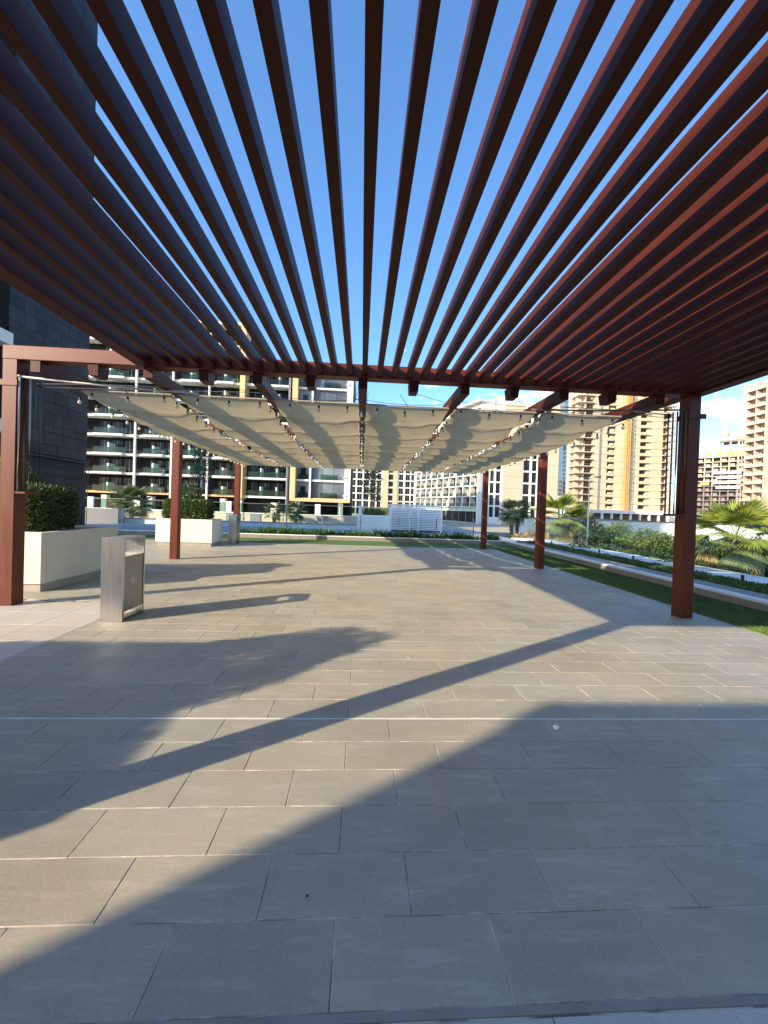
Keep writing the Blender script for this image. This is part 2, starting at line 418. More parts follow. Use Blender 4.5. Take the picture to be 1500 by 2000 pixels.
# podium slab that carries the terrace (its top is the bedding under the pavers)
fl = struct(MB().box(-15.6, 7.0, -30, 19.9, -2.19, -0.0036).build('terrace_floor', 'grout'))
TW, TH, J = 0.602, 0.2815, 0.0036
Y0 = 1.203
def tile_mesh(name, w, h, mat):
    c = .0022; z = 0.0; zb = -.011; a, b = w / 2, h / 2
    return MB().add([(-a, -b, zb), (a, -b, zb), (a, b, zb), (-a, b, zb), (-a, -b, z - c), (a, -b, z - c), (a, b, z - c), (-a, b, z - c),
                     (-a + c, -b + c, z), (a - c, -b + c, z), (a - c, b - c, z), (-a + c, b - c, z)],
                    [(0, 1, 5, 4), (1, 2, 6, 5), (2, 3, 7, 6), (3, 0, 4, 7), (4, 5, 9, 8), (5, 6, 10, 9), (6, 7, 11, 10), (7, 4, 8, 11), (8, 9, 10, 11)])
tm = tile_mesh('paver', TW - J, TH - J, 'paver').mesh('paver', 'paver_near')
rest = MB(); count = 0
proto = tile_mesh('paver', TW - J, TH - J, 'paver')
for r in range(60):
    yc = Y0 + TH * (r + .5) + (.012 if r >= 6 else 0)
    off = -0.05 + (TW / 2 if r % 2 else 0)
    left = -3.42 if yc < 6.15 else -15.2
    for k in range(-27, 13):
        xc = off + TW * (k + .5)
        if xc - TW / 2 < left - TW * .999 or xc > 6.9: continue
        x0 = max(xc - TW / 2, left)
        w = xc + TW / 2 - x0
        if w < .03: continue
        dz = random.uniform(-.0005, .0005)
        if w < TW - .001:
            cm = tile_mesh('paver', w - J, TH - J, 'paver')
            rest.add([(v[0] + x0 + w / 2, v[1] + yc, v[2] + dz) for v in cm.v], cm.f); continue
        if count < 290 and yc < 5.6 and -.99 * yc - .35 < xc < 1.10 * yc + .35:
            o = inst('paver', tm, fl, (xc, yc, dz), (random.uniform(-.0012, .0012), random.uniform(-.0008, .0008), random.uniform(-.0015, .0015))); count += 1
        else:
            rest.add([(v[0] + xc, v[1] + yc, v[2] + dz) for v in proto.v], proto.f)
stuff(rest.build('far_pavers', 'paver', fl))
# expansion joint sealant and the metal edge strip at the near end
MB().box(-3.4, 7.0, Y0 + TH * 6 - .001, Y0 + TH * 6 + .011, -.011, -.0008).build('expansion_joint', 'kerb_white', fl)
MB().box(-6.0, 7.0, Y0 - .028, Y0 - .003, -.011, .0012).build('edge_strip', 'kerb_stone', fl)
pf = tile_mesh('front_paver', TW - J, .6 - J, 'paver_front').mesh('front_paver', 'paver_front')
for r in range(3):
    for k in range(-6, 7):
        inst('front_paver', pf, fl, (.36 + TW * k, Y0 - .032 - .3 - .6 * r, random.uniform(-.0004, .0004)))
# pale paving by the planters
pp = tile_mesh('pale_paver', TW - J, TH * 2 - J, 'paver_pale').mesh('pale_paver', 'paver_pale')
prest = MB(); ppr = tile_mesh('pale_paver', TW - J, TH * 2 - J, 'paver_pale')
for r in range(-4, 9):
    for k in range(20):
        xc = -3.42 - TW * (k + .5) - .002 + (0 if r % 2 else 0); yc = 1.08 + TH * 2 * (r + .5)
        if yc > 6.15: continue
        if 3.2 < yc and xc > -6: inst('pale_paver', pp, fl, (xc, yc, random.uniform(-.0004, .0004)))
        else: prest.add([(v[0] + xc, v[1] + yc, v[2]) for v in ppr.v], ppr.f)
stuff(prest.build('far_pale_pavers', 'paver_pale', fl))

# lawn (artificial turf) with short blades
lz = .014
lm = MB()
right = [(5.72, 2.0), (5.72, 9.0), (5.72, 16.15)]
for (xa, ya), (xb, yb) in zip(right[:-1], right[1:]):
    lm.add([(xa, ya, lz), (7.0, ya, lz), (7.0, yb, lz), (xb, yb, lz), (xa, ya, 0.001), (xb, yb, 0.001)], [(0, 1, 2, 3), (4, 0, 3, 5)])
lm.add([(-15, 16.15, lz), (7.0, 16.15, lz), (7.0, 18.2, lz), (-15, 18.2, lz), (-15, 16.15, .001), (5.72, 16.15, .001), (5.72, 16.15, lz)], [(0, 6, 1, 2, 3), (4, 5, 6, 0)])
lawn = struct(lm.build('lawn', 'turf'))
n = 90000
yy = 3.5 + RNG.random(n * 2) ** 1.5 * 14.6; xe = np.interp(yy, [r_[1] for r_ in right] + [16.16, 18.2], [r_[0] for r_ in right] + [-7, -7])
xx = xe + RNG.random(n * 2) * (7.0 - xe); sel = RNG.random(n * 2) < .5
bp = np.stack([xx[sel], yy[sel], np.full(sel.sum(), lz)], 1)
bd = np.stack([RNG.normal(size=len(bp)) * .45, RNG.normal(size=len(bp)) * .45, np.ones(len(bp))], 1)
gb = bpy.data.objects.new('grass_blades', leaf_mesh('grass_blades', bp, bd, .022 + RNG.random(len(bp)) * .016, .006, 'turf_blade'))
link(gb, lawn); stuff(gb)

# pool deck and the strip of garden beyond the terrace
struct(MB().box(-60, 9.38, 19.95, 60, -2.195, -.03).build('pool_deck', 'deck'))
struct(MB().box(7.001, 9.38, -30, 19.9, -2.192, .03).build('planting_bed', 'soil'))
struct(MB().box(9.4, 11.4, -30, 23.5, -2.193, .02).build('gravel_path', 'gravel'))
struct(MB().box(11.45, 23.0, -30, 40, -2.194, -.55).build('garden_ground', 'garden_soil'))
struct(MB().box(23.2, 40, -200, 44, -2.19, -1.6).build('road', 'asphalt'))

# ================================================================== PERGOLA
BZ0, BZ1 = 3.57, 3.77
pg = thing('pergola', 'red-brown timber pergola with slatted roof over the paved terrace', 'pergola', (0, 6, 0))
def ppost(x, y, w=.2, top=BZ0):
    p = MB().cbox(x - w / 2, x + w / 2, y - w / 2, y + w / 2, 0, top, .005).build('post', 'wood_post', pg); return p
posts = {}
for (x, y) in ((-5.12, 5.96), (5.25, 5.93), (-5.12, 10.95), (5.20, 10.85), (-5.12, 16.15), (5.26, 16.15), (-3.26, 1.05), (5.33, 1.05)):
    posts[(x, y)] = ppost(x, y)
# beams: front (shared) beam, its left end runs past the slatted roof
MB().cbox(-5.225, 5.43, 5.86, 6.06, BZ0 + .001, BZ1, .005).build('beam', 'wood_beam', pg)
MB().cbox(-3.36, 5.43, .95, 1.15, BZ0 + .001, BZ1, .005).build('beam', 'wood_beam', pg)
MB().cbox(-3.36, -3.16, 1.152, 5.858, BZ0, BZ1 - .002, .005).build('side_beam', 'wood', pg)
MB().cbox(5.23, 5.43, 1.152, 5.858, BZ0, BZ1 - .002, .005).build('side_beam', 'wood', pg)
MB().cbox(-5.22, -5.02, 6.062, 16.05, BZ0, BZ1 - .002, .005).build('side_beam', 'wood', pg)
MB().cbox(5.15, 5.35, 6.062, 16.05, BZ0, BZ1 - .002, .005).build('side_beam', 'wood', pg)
MB().cbox(-5.225, 5.36, 16.052, 16.25, BZ0 + .001, BZ1, .005).build('beam', 'wood_beam', pg)
MB().cbox(-5.018, 5.148, 10.85, 11.05, BZ0 + .004, BZ1 - .006, .005).build('beam', 'wood_beam', pg)
# slats
LP, LW, LZ0, LZ1 = .2243, .075, 3.598, 3.754
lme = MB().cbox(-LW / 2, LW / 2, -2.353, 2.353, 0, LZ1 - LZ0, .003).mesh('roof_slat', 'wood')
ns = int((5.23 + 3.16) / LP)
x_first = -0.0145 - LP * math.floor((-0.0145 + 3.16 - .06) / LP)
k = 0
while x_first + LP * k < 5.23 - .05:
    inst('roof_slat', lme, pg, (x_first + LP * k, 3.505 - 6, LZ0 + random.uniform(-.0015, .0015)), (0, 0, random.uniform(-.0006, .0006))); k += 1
# joists under the front beam: alternately full rafters and short stub ends
RX = [-4.78 + .79 * i for i in range(13)]
for i, x in enumerate(RX):
    if i % 2 == 0:
        r = MB()
        r.cbox(x - .07, x + .07, 5.87, 16.04, 3.40, BZ0 - .002, .004)
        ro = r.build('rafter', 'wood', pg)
    else:
        s_ = MB(); c0, c1 = 5.90, 6.12
        s_.add([(x - .062, c0, 3.405), (x + .062, c0, 3.405), (x + .062, c1, 3.405), (x - .062, c1, 3.405),
                (x - .075, c0 - .02, 3.569), (x + .075, c0 - .02, 3.569), (x + .075, c1 + .02, 3.569), (x - .075, c1 + .02, 3.569)],
               [(0, 3, 2, 1), (4, 5, 6, 7), (0, 1, 5, 4), (1, 2, 6, 5), (2, 3, 7, 6), (3, 0, 4, 7)])
        so = s_.build('joist_end', 'wood', pg)
        MB().tube([(x + .045, c0 - .02, 3.47), (x + .045, c0 - .045, 3.47)], .008, 8).build('bolt', 'dark_iron', so)
# metal strap round the front posts, where the cords are led down
for (x, y, w) in ((-5.12, 5.96, .1), (5.25, 5.93, .1)):
    s_ = MB(); e = w + .012
    s_.box(x - e - (.14 if x < 0 else 0), x + e + (.07 if x > 0 else 0), y - e, y - w - .001, 3.19, 3.27)
    s_.box(x - e, x + e, y + w + .001, y + e, 3.19, 3.27); s_.box(x - e, x - w - .001, y - w - .001, y + w + .001, 3.19, 3.27); s_.box(x + w + .001, x + e, y - w - .001, y + w + .001, 3.19, 3.27)
    s_.build('post_strap', 'wood_post', posts[(x, y)])

# ================================================================== SHADE CLOTHS
XB = [RX[2 * i] for i in range(7)]
side_words = ['along the planter side beam', 'second in from the planter side', 'third in from the planter side',
              'third in from the lawn side', 'second in from the lawn side', 'along the lawn side beam']
Y_A, Y_B = 6.72, 16.0
batt = [Y_A, 7.75, 8.7] + [8.7 + 1.04 * i for i in range(1, 7)] + [Y_B]
bz = [3.385, 3.335, 3.235] + [3.215 - .006 * i for i in range(1, 7)] + [3.23]
for pi in range(6):
    xa, xb = XB[pi] + .055, XB[pi + 1] - .055
    t = thing('shade_cloth', 'cream sagging shade cloth under the rafters, ' + side_words[pi], 'shade cloth', ((xa + xb) / 2, Y_A, 3.2), group='shade cloths strung under the pergola')
    ys, zs = [], []
    for j in range(len(batt) - 1):
        m_ = 9; jit = random.uniform(.85, 1.2); jx = random.uniform(-.015, .015)
        for q in range(m_):
            u = q / m_; ys.append(batt[j] + (batt[j + 1] - batt[j]) * u)
            sag = (.065 if j else .06) * jit * (4 * u * (1 - u)) ** .85
            zs.append(bz[j] + (bz[j + 1] - bz[j]) * u - sag)
    ys.append(Y_B); zs.append(bz[-1])
    mb = MB(); nx = 14
    ph = random.uniform(0, 6)
    for a, (y, z) in enumerate(zip(ys, zs)):
        for b in range(nx + 1):
            u = b / nx; x = xa + (xb - xa) * u
            edge = .028 * (1 - (2 * u - 1) ** 2)
            wr = .010 * math.sin(7 * u + y * 2.1 + ph) * math.sin(3.1 * y + ph) + .005 * math.sin(17 * u - y * 5 + ph)
            pull = .018 * math.sin(y * 6.0 + ph) * (2 * u - 1)
            mb.v.append((x + pull, y, z - edge * (1 if a > 1 else .3) + wr * (1 if 1 < a < len(ys) - 2 else 0)))
    for a in range(len(ys) - 1):
        for b in range(nx):
            i = a * (nx + 1) + b; mb.f.append((i, i + 1, i + nx + 2, i + nx + 1))
    cl = mb.build('cloth', 'cloth', t, smooth=True)
    for j, y in enumerate(batt):
        rr = .016 if j == 0 else .009
        MB().tube([(xa - .01, y, bz[j] + .012), (xb + .01, y, bz[j] + .012)], rr, 8).build('batten', 'grey_plinth' if j == 0 else 'rope_dark', t)
        if j:
            for xe in (xa + .02, xb - .02):
                MB().tube([(xe, y, bz[j] + .018), (xe, y, 3.42)], .003, 5).build('hanger', 'rope_dark', t)
    # two carabiner hangers from each rafter end to the front rod, and the middle pull cords
    for xe in (xa + .02, xb - .02):
        MB().tube([(xe, Y_A, 3.40), (xe + .012, Y_A - .01, 3.43), (xe, Y_A - .02, 3.46), (xe - .012, Y_A - .01, 3.43), (xe, Y_A, 3.40)], .004, 5).build('carabiner', 'rail_steel', t)
        MB().tube([(xe, Y_A - .02, 3.46), (xe + (.02 if xe < (xa + xb) / 2 else -.02), Y_A - .35, 3.50)], .003, 5).build('hanger', 'rope_dark', t)
    xm = RX[2 * pi + 1]
    MB().tube([(xm, Y_A, 3.40), (xm - .18, Y_A - .5, 3.44)], .005, 5).build('pull_cord', 'rope_dark', t)
    MB().tube([(xm + .04, 6.14, 3.45), (XB[pi + 1] - .02, 6.60, 3.43)], .004, 5).build('pull_cord', 'rope_dark', t)

# ---------------------------------------------------------------- festoon lights
bulb_me = MB().lathe([(.006, -.070), (.022, -.062), (.030, -.045), (.028, -.028), (.016, -.010), (.012, 0)], 10).mesh('bulb', 'bulb_pale', smooth=True)
sock_me = MB().lathe([(.016, -.004), (.019, .002), (.019, .036), (.010, .043), (.004, .046)], 8).mesh('socket', 'black_plastic', smooth=True)
fil_me = MB().lathe([(.004, -.045), (.007, -.030), (.003, -.008)], 6).mesh('filament', 'rope')
def festoon(label, pts, drop, step, jitter=.0):
    pts = [Vector(p) for p in pts]
    t = thing('string_lights', label, 'string lights', tuple(pts[0]), group='festoon lights under the pergola')
    MB().tube(pts, .0045, 5).build('cable', 'black_plastic', t)
    d = 0; nxt = step * .6
    for a, b in zip(pts[:-1], pts[1:]):
        L_ = (b - a).length
        while nxt <= d + L_:
            p = a.lerp(b, (nxt - d) / L_)
            dr = drop + random.uniform(-jitter, jitter)
            q = p - Vector((0, 0, dr + .046))
            s_ = inst('socket', sock_me, t, tuple(q - pts[0]), (random.uniform(-.12, .12), random.uniform(-.12, .12), 0))
            inst('bulb', bulb_me, s_); inst('filament', fil_me, s_)
            if dr > .03:
                MB().tube([(0, 0, .04), (0, 0, dr + .046)], .0025, 4).build('flex', 'black_plastic', s_, local=True)
            nxt += step * random.uniform(.9, 1.1)
        d += L_
words = ['below the planter side outermost rafter', 'below the second rafter from the planter side', 'below the third rafter from the planter side',
         'below the middle rafter', 'below the third rafter from the lawn side', 'below the second rafter from the lawn side', 'below the lawn side outermost rafter']
for i, x in enumerate(XB):
    pts = []
    for q in range(47):
        y = 6.5 + 9.6 * q / 46
        pts.append((x + .012 * math.sin(q * 1.7 + i), y, 3.33 - .10 * min(1, (y - 6.5) / 2.0) - .022 * abs(math.sin(q * math.pi / 4))))
    festoon('black cable of pale bulbs running lengthwise ' + words[i], pts, .012, .42)
pts = []
for i in range(6):
    for q in range(8):
        u = q / 8; pts.append((XB[i] + (XB[i + 1] - XB[i]) * u, 6.58, 3.44 - .055 * 4 * u * (1 - u)))
pts.append((XB[6], 6.58, 3.44))
festoon('black cable of dangling bulbs across the fronts of the shade cloths', pts, .09, .53, .02)

# ---------------------------------------------------------------- cords led down the posts
def cord_set(px, py, sgn, label, light):
    t = thing('pull_cords', label, 'cords', (px, py, 1.6))
    top = 3.33
    xs = [px + sgn * (.118 + .030 * i) for i in range(5)]; ysd = [py - .075 + .055 * i for i in range(5)]
    for i in range(5):
        mt = ('rope' if light and i in (0, 2) else 'rope_dark')
        w = random.uniform(-.006, .006)
        MB().tube([(xs[i], ysd[i], top), (xs[i] + w, ysd[i], 2.5), (xs[i] + .002, ysd[i], 1.66)], .0125, 8).build('cord', mt, t, smooth=True)
    pl = MB().lathe([(.020, 0), (.028, .006), (.022, .014), (.028, .022), (.020, .03)], 12, xs[0], ysd[0], top - .01).build('pulley', 'rope' if light else 'dark_iron', t, smooth=True)
    MB().cbox(px + sgn * .101 if sgn > 0 else px + sgn * .25, px + sgn * .25 if sgn > 0 else px + sgn * .101, py - .10, py + .17, 1.63, 1.665, .004).build('cleat', 'wood_post', t)
    MB().cbox(min(px + sgn * .22, px + sgn * .27), max(px + sgn * .22, px + sgn * .27), py + .10, py + .17, 3.24, 3.30, .004).build('bracket', 'dark_iron', t)
    ex = px + sgn * 2.35
    MB().tube([(xs[0], ysd[0], top), ((xs[0] + ex) / 2, py + .28, top + .02), (ex, py + .62, 3.40)], .014, 8).build('cord', 'rope' if light else 'rope_dark', t, smooth=True)
    MB().tube([(xs[3], ysd[3], top - .05), (px + sgn * .8, py + .35, 3.39), (px + sgn * 1.9, py + .5, 3.44)], .009, 6).build('cord', 'rope', t, smooth=True)
    MB().tube([(xs[4], ysd[4], top - .08), (px + sgn * 1.2, py + .45, 3.36), (px + sgn * 3.6, py + .6, 3.47)], .005, 6).build('cord', 'rope' if light else 'rope_dark', t, smooth=True)
cord_set(-5.12, 5.96, 1, 'pale pull cords led down the sunlit post beside the planter', True)
cord_set(5.25, 5.93, -1, 'dark pull cords led down the shaded post beside the lawn', False)

# ================================================================== LITTER BINS
def litter_bin(loc, rotz, label):
    t = thing('litter_bin', label, 'bin', loc, rotz, 'steel litter bins on the terrace')
    W, D, Hh = .28, .50, 1.10
    MB().cbox(-W / 2, W / 2, -D / 2, -D / 2 + .035, 0, Hh, .003).build('front_panel', 'steel', t, local=True)
    MB().cbox(-W / 2, W / 2, D / 2 - .025, D / 2, 0, Hh - .031, .003).build('rear_panel', 'steel', t, local=True)
    MB().cbox(-W / 2, W / 2, -D / 2 + .036, D / 2, Hh - .03, Hh, .003).build('top', 'steel', t, local=True)
    b = MB(); b.cbox(-W / 2 + .012, W / 2 - .012, -D / 2 + .036, D / 2 - .026, .12, .84, .003)
    body = b.build('body', 'steel_dark', t, local=True)
    MB().cbox(-W / 2 + .011, W / 2 - .011, -D / 2 + .036, D / 2 - .026, .841, .852, .002).build('rim', 'steel', t, local=True)
    MB().cbox(-W / 2 + .02, W / 2 - .02, -D / 2 + .036, D / 2 - .026, .02, .035, .002).build('base_plate', 'steel', t, local=True)
    x = W / 2 - .0115
    # litter figure printed on the door: a person dropping something into a bin
    s_ = MB()
    ring = [(0, .018 * math.cos(a * math.pi / 5), .018 * math.sin(a * math.pi / 5)) for a in range(10)]
    s_.add([(x + .0008, -.03 + q[1], .585 + q[2]) for q in ring], [tuple(range(10))])
    s_.add([(x + .0008, -.05, .56), (x + .0008, -.012, .56), (x + .0008, -.016, .44), (x + .0008, -.045, .44)], [(0, 3, 2, 1)])
    s_.add([(x + .0008, -.012, .555), (x + .0008, .035, .515), (x + .0008, .03, .50), (x + .0008, -.013, .53)], [(0, 3, 2, 1)])
    s_.add([(x + .0008, .012, .485), (x + .0008, .052, .485), (x + .0008, .046, .43), (x + .0008, .018, .43)], [(0, 3, 2, 1)])
    s_.v = [(v[0], v[1] * .6, .50 + (v[2] - .50) * .6) for v in s_.v]
    s_.build('litter_symbol', 'steel', body, local=True)
    return t
litter_bin((-3.20, 5.42, 0), 0.0, 'brushed steel litter bin standing on the seam of the pale paving')
b2 = litter_bin((-5.00, 15.55, 0), 0.0, 'grey litter bin with a rag on top, behind the far planter')
rag, _ = ball_points(40, (0, 0, 0), (.07, .06, .035), .9)
import bmesh
def hull(name, pts, mat, parent, loc):
    bm = bmesh.new()
    for p in pts: bm.verts.new(p)
    r_ = bmesh.ops.convex_hull(bm, input=bm.verts)
    bmesh.ops.delete(bm, geom=[e for e in r_['geom_interior'] if isinstance(e, bmesh.types.BMVert)], context='VERTS')
    me = bpy.data.meshes.new(name); bm.to_mesh(me); bm.free(); me.materials.append(MATS[mat])
    return inst(name, me, parent, loc)
o = hull('rag', rag, 'tissue', None, (-4.93, 15.40, 1.13)); tag(o, 'crumpled pale rag lying on top of the far litter bin', 'rag')

# crumpled tissue on the pavers
bm = bmesh.new(); bmesh.ops.create_icosphere(bm, subdivisions=2, radius=.020)
for v in bm.verts:
    v.co *= random.uniform(.55, 1.3); v.co.z *= .7
me = bpy.data.meshes.new('tissue'); bm.to_mesh(me); bm.free(); me.materials.append(M['tissue'])
o = inst('tissue', me, None, (1.50, 2.76, .013)); tag(o, 'small crumpled white tissue on the shaded pavers', 'litter')
pb = MB().lathe([(.004, 0), (.006, .002), (.005, .005), (.002, .006)], 8).mesh('pebble', 'black_plastic')
tag(inst('pebble', pb, None, (-.17, 1.57, 0)), 'tiny black pebble lying alone on a shaded paver', 'pebble')

# ================================================================== PLANTERS AND SHRUBS
def planter(x0, x1, y0, y1, h, label):
    t = thing('planter', label, 'planter', ((x0 + x1) / 2, (y0 + y1) / 2, 0), group='rendered planters by the pergola')
    MB().box(x0 + .03, x1 - .03, y0 + .03, y1 - .03, 0, .13).build('plinth', 'grey_plinth', t)
    w = .10; b = MB()
    b.cbox(x0, x1, y0, y0 + w, .131, h, .008); b.cbox(x0, x1, y1 - w, y1, .131, h, .008)
    b.cbox(x0, x0 + w, y0 + w + .001, y1 - w - .001, .131, h - .001, .008); b.cbox(x1 - w, x1, y0 + w + .001, y1 - w - .001, .131, h - .001, .008)
    b.build('wall', 'white_plaster', t)
    MB().box(x0 + w, x1 - w, y0 + w, y1 - w, .14, h - .05).build('soil', 'soil', t)
    return t
def hedge(lo, hi, n, label, mat='leaf_hedge', leaf=.085):
    c = ((lo[0] + hi[0]) / 2, (lo[1] + hi[1]) / 2, lo[2])
    t = thing('hedge', label, 'hedge', c)
    P, D = box_points(n, lo, hi, .10)
    d = D * .9 + RNG.normal(size=P.shape) * .75 + np.array([0, 0, .35])
    me = leaf_mesh('foliage', P - np.array(c), d, leaf * RNG.uniform(.6, 1.3, len(P)), leaf * .38 * RNG.uniform(.7, 1.2, len(P)), mat)
    inst('foliage', me, t)
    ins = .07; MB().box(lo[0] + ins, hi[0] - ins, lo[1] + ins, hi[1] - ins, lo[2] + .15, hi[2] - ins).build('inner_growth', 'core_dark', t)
    nst = max(2, int((hi[0] - lo[0]) * 2))
    for i in range(nst):
        x = lo[0] + (hi[0] - lo[0]) * (i + .5) / nst
        MB().tube([(x, c[1], lo[2] - .12), (x + .03, c[1], lo[2] + .2)], .018, 6).build('stem', 'bark', t)
    return t
def ball_tree(base, ztop, r, n, label, mat='leaf_dark', leaf=.085, trunk_r=.035, rz=None):
    t = thing('topiary_tree', label, 'tree', base)
    rz = rz or r
    c = (0, 0, ztop - base[2] - rz)
    P, D = ball_points(n, c, (r, r, rz), .55)
    d = D + RNG.normal(size=P.shape) * .8
    inst('crown', leaf_mesh('crown', P, d, leaf * RNG.uniform(.6, 1.3, len(P)), leaf * .42, mat), t)
    m_ = MB(); m_.tube([(0, 0, -.1), (.01, .0, c[2] * .5), (0, .01, c[2])], [trunk_r, trunk_r * .85, trunk_r * .6], 8)
    for k in range(5):
        a = k * 1.26; m_.tube([(0, 0, c[2] - rz * .4), (math.cos(a) * r * .55, math.sin(a) * r * .55, c[2] + rz * .35)], [trunk_r * .5, trunk_r * .2], 5)
    m_.build('trunk', 'bark', t, local=True)
    return t
planter(-8.4, -5.31, 6.73, 8.75, 1.0, 'long rendered planter with clipped hedge behind the sunlit post')
hedge((-7.9, 6.95, 1.0), (-5.60, 8.0, 1.76), 15000, 'clipped square hedge filling the planter behind the sunlit post')
ball_tree((-6.65, 7.5, .95), 2.30, .52, 4200, 'round clipped bush rising above the square hedge', 'leaf_hedge', .075, rz=.48)
planter(-7.31, -5.34, 14.15, 15.15, .97, 'short rendered planter standing in front of the far bin')
hedge((-7.15, 14.28, .97), (-5.62, 15.0, 1.62), 7000, 'leafy low hedge growing in the short far planter', 'leaf_hedge', .10)
ball_tree((-6.32, 14.65, .92), 2.28, .36, 1600, 'small round topiary ball above the short far planter', 'leaf_dark', .075, rz=.32)
# the next planter along, beyond the left edge of the view: its shadow reaches across the terrace
planter(-8.3, -5.28, -.9, 2.3, 1.0, 'long rendered planter beside the pale paving near the slatted roof')
hedge((-8.0, -.55, 1.0), (-5.33, 2.0, 2.05), 30000, 'clipped hedge in the planter beside the pale paving', 'leaf_hedge', .05)
ball_tree((-5.95, 1.05, .95), 3.0, .70, 24000, 'round clipped tree above the hedge beside the pale paving', 'leaf_hedge', .055, rz=.95)
ball_tree((-6.9, .3, .95), 2.75, .6, 3500, 'lower round clipped tree in the planter beside the pale paving', 'leaf_hedge', .085, rz=.7)

# ================================================================== KERBS, HEDGES AND GLASS ROUND THE TERRACE
t = thing('kerb', 'low stone kerb with white coping along the side of the lawn', 'kerb', (7.1, 8, 0))
for k in range(14):
    y = 2 + 1.17 * k
    MB().cbox(7.02, 7.27, y, y + 1.164, 0.032, .16, .006).build('kerb_block', 'kerb_stone', t)
    MB().cbox(7.0, 7.26, y, y + 1.165, .161, .205, .005).build('coping', 'kerb_white', t)
    MB().cbox(7.46, 7.96, y, y + 1.165, .031, .165, .005).build('rear_kerb', 'kerb_stone', t)
t = thing('kerb', 'low stone kerb with white coping at the far end of the lawn', 'kerb', (0, 18.3, 0))
for k in range(19):
    x = -15 + 1.16 * k
    MB().cbox(x, x + 1.154, 18.201, 18.42, 0, .17, .006).build('kerb_block', 'kerb_stone', t)
    MB().cbox(x, x + 1.155, 18.18, 18.36, .171, .215, .005).build('coping', 'kerb_white', t)

# ground cover between kerb and glass on the lawn side
n = 34000
yy = 2.5 + 16.8 * RNG.random(n) ** 1.3; xx = RNG.uniform(8.0, 9.22, n)
hz = .17 + .03 * np.sin(yy * 3.1) * np.cos(xx * 5) + .025 * np.sin(yy * 7.7 + xx * 3)
zz = .03 + (hz - .07) * RNG.random(n) ** .45
d = np.stack([RNG.normal(size=n), RNG.normal(size=n), .6 + RNG.random(n)], 1)
o = inst('ground_cover', leaf_mesh('ground_cover', np.stack([xx, yy, zz], 1), d, .07 * RNG.uniform(.6, 1.5, n), .034, 'leaf_hedge')); stuff(o)
tag(o, 'low dark green ground cover along the lawn side glass', 'ground cover')

# strappy plants along the far kerb
def blade_plant(seed, n=34, h=.55):
    r = np.random.default_rng(seed)
    a = r.uniform(0, 6.28, n); tilt = r.uniform(.15, .95, n)
    D = np.stack([np.cos(a) * tilt, np.sin(a) * tilt, np.ones(n)], 1)
    P = np.stack([np.cos(a) * .05 * r.random(n), np.sin(a) * .05 * r.random(n), r.random(n) * .12], 1)
    return leaf_mesh('leaves', P, D, h * r.uniform(.55, 1.1, n), .055 * r.uniform(.7, 1.2, n), 'leaf_blade')
bl = [blade_plant(s) for s in range(6)]
i = 0; x = -5.5
while x < 6.9:
    t = thing('leafy_plant', 'green strappy plant in the row between far kerb and glass', 'plant', (x, 18.78 + random.uniform(-.14, .14), -.01), random.uniform(0, 6), 'strappy plants along the far kerb')
    s_ = random.uniform(.75, 1.15)
    inst('leaves', bl[i % 6], t, (0, 0, 0), (0, 0, random.uniform(0, 6)), (s_ * 1.15, s_ * 1.15, s_))
    inst('leaves', bl[(i + 2) % 6], t, (random.uniform(-.1, .1), .16, 0), (0, 0, random.uniform(0, 6)), (s_, s_, s_ * .9))
    x += random.uniform(.24, .36); i += 1

# glass balustrade across the far end
t = thing('glass_railing', 'frameless glass railing on steel posts behind the far plants', 'railing', (0, 19.4, 0))
for k in range(10):
    x = -11.6 + 1.93 * k
    MB().box(x - .022, x + .022, 19.375, 19.425, -.012, 1.17).build('post', 'rail_steel', t)
    MB().box(x - .05, x + .05, 19.37, 19.43, .82, .88).build('clamp', 'rail_steel', t)
    if k < 9: MB().box(x + .03, x + 1.90, 19.394, 19.406, .12, 1.15).build('glass_panel', 'glass_rail', t)
# and along the lawn side
t = thing('glass_railing', 'frameless glass railing between ground cover and gravel path', 'railing', (9.3, 10, .03))
k = 0; y = 2.2
while y < 19.3:
    MB().box(9.293, 9.307, y + .01, y + 1.86, .26, 1.46).build('glass_panel', 'glass_rail', t)
    for q in (.95,):
        MB().cbox(9.279, 9.321, y + q - .03, y + q + .03, .03, .27, .004).build('spigot', 'dark_iron', t)
    MB().box(9.289, 9.311, y + .01, y + 1.86, 1.461, 1.477).build('cap_rail', 'dark_iron', t)
    y += 1.88; k += 1

# ================================================================== DARK STONE TOWER (left)
tw = thing('stone_tower', 'tall tower clad in dark grey stone tiles beyond the near planter', 'building', (-22, 17, 0))
TX, TY0, TY1, TZ = -15.6, 17.75, 22.7, 33.5
bpw = MB().box(-21.6, TX - .06, TY0, TY1 - .06, -2.1, TZ).build('wall', 'tower_joint', tw)
MB().box(-23.5, TX - 1.8, 11.3, TY0 - .01, -2.1, TZ).build('recessed_wall', 'bld_dark', tw)
slabs = [4.3, 8.1, 11.9, 15.7, 19.5, 23.3, 27.1, 30.9]
for z in slabs:
    MB().cbox(TX - 1.79, TX + .25, 12.2, TY0 - .02, z, z + .55, .02).build('balcony_slab', 'bld_white', tw)
MB().cbox(TX - .05, TX + .10, TY0, TY1 + .08, 3.52, 3.62, .01).build('ledge', 'tile_dark', tw)
z = -.02; row = 0; cnt = 0; trest = MB()
hs_ = [.62, .36, .62, .50]
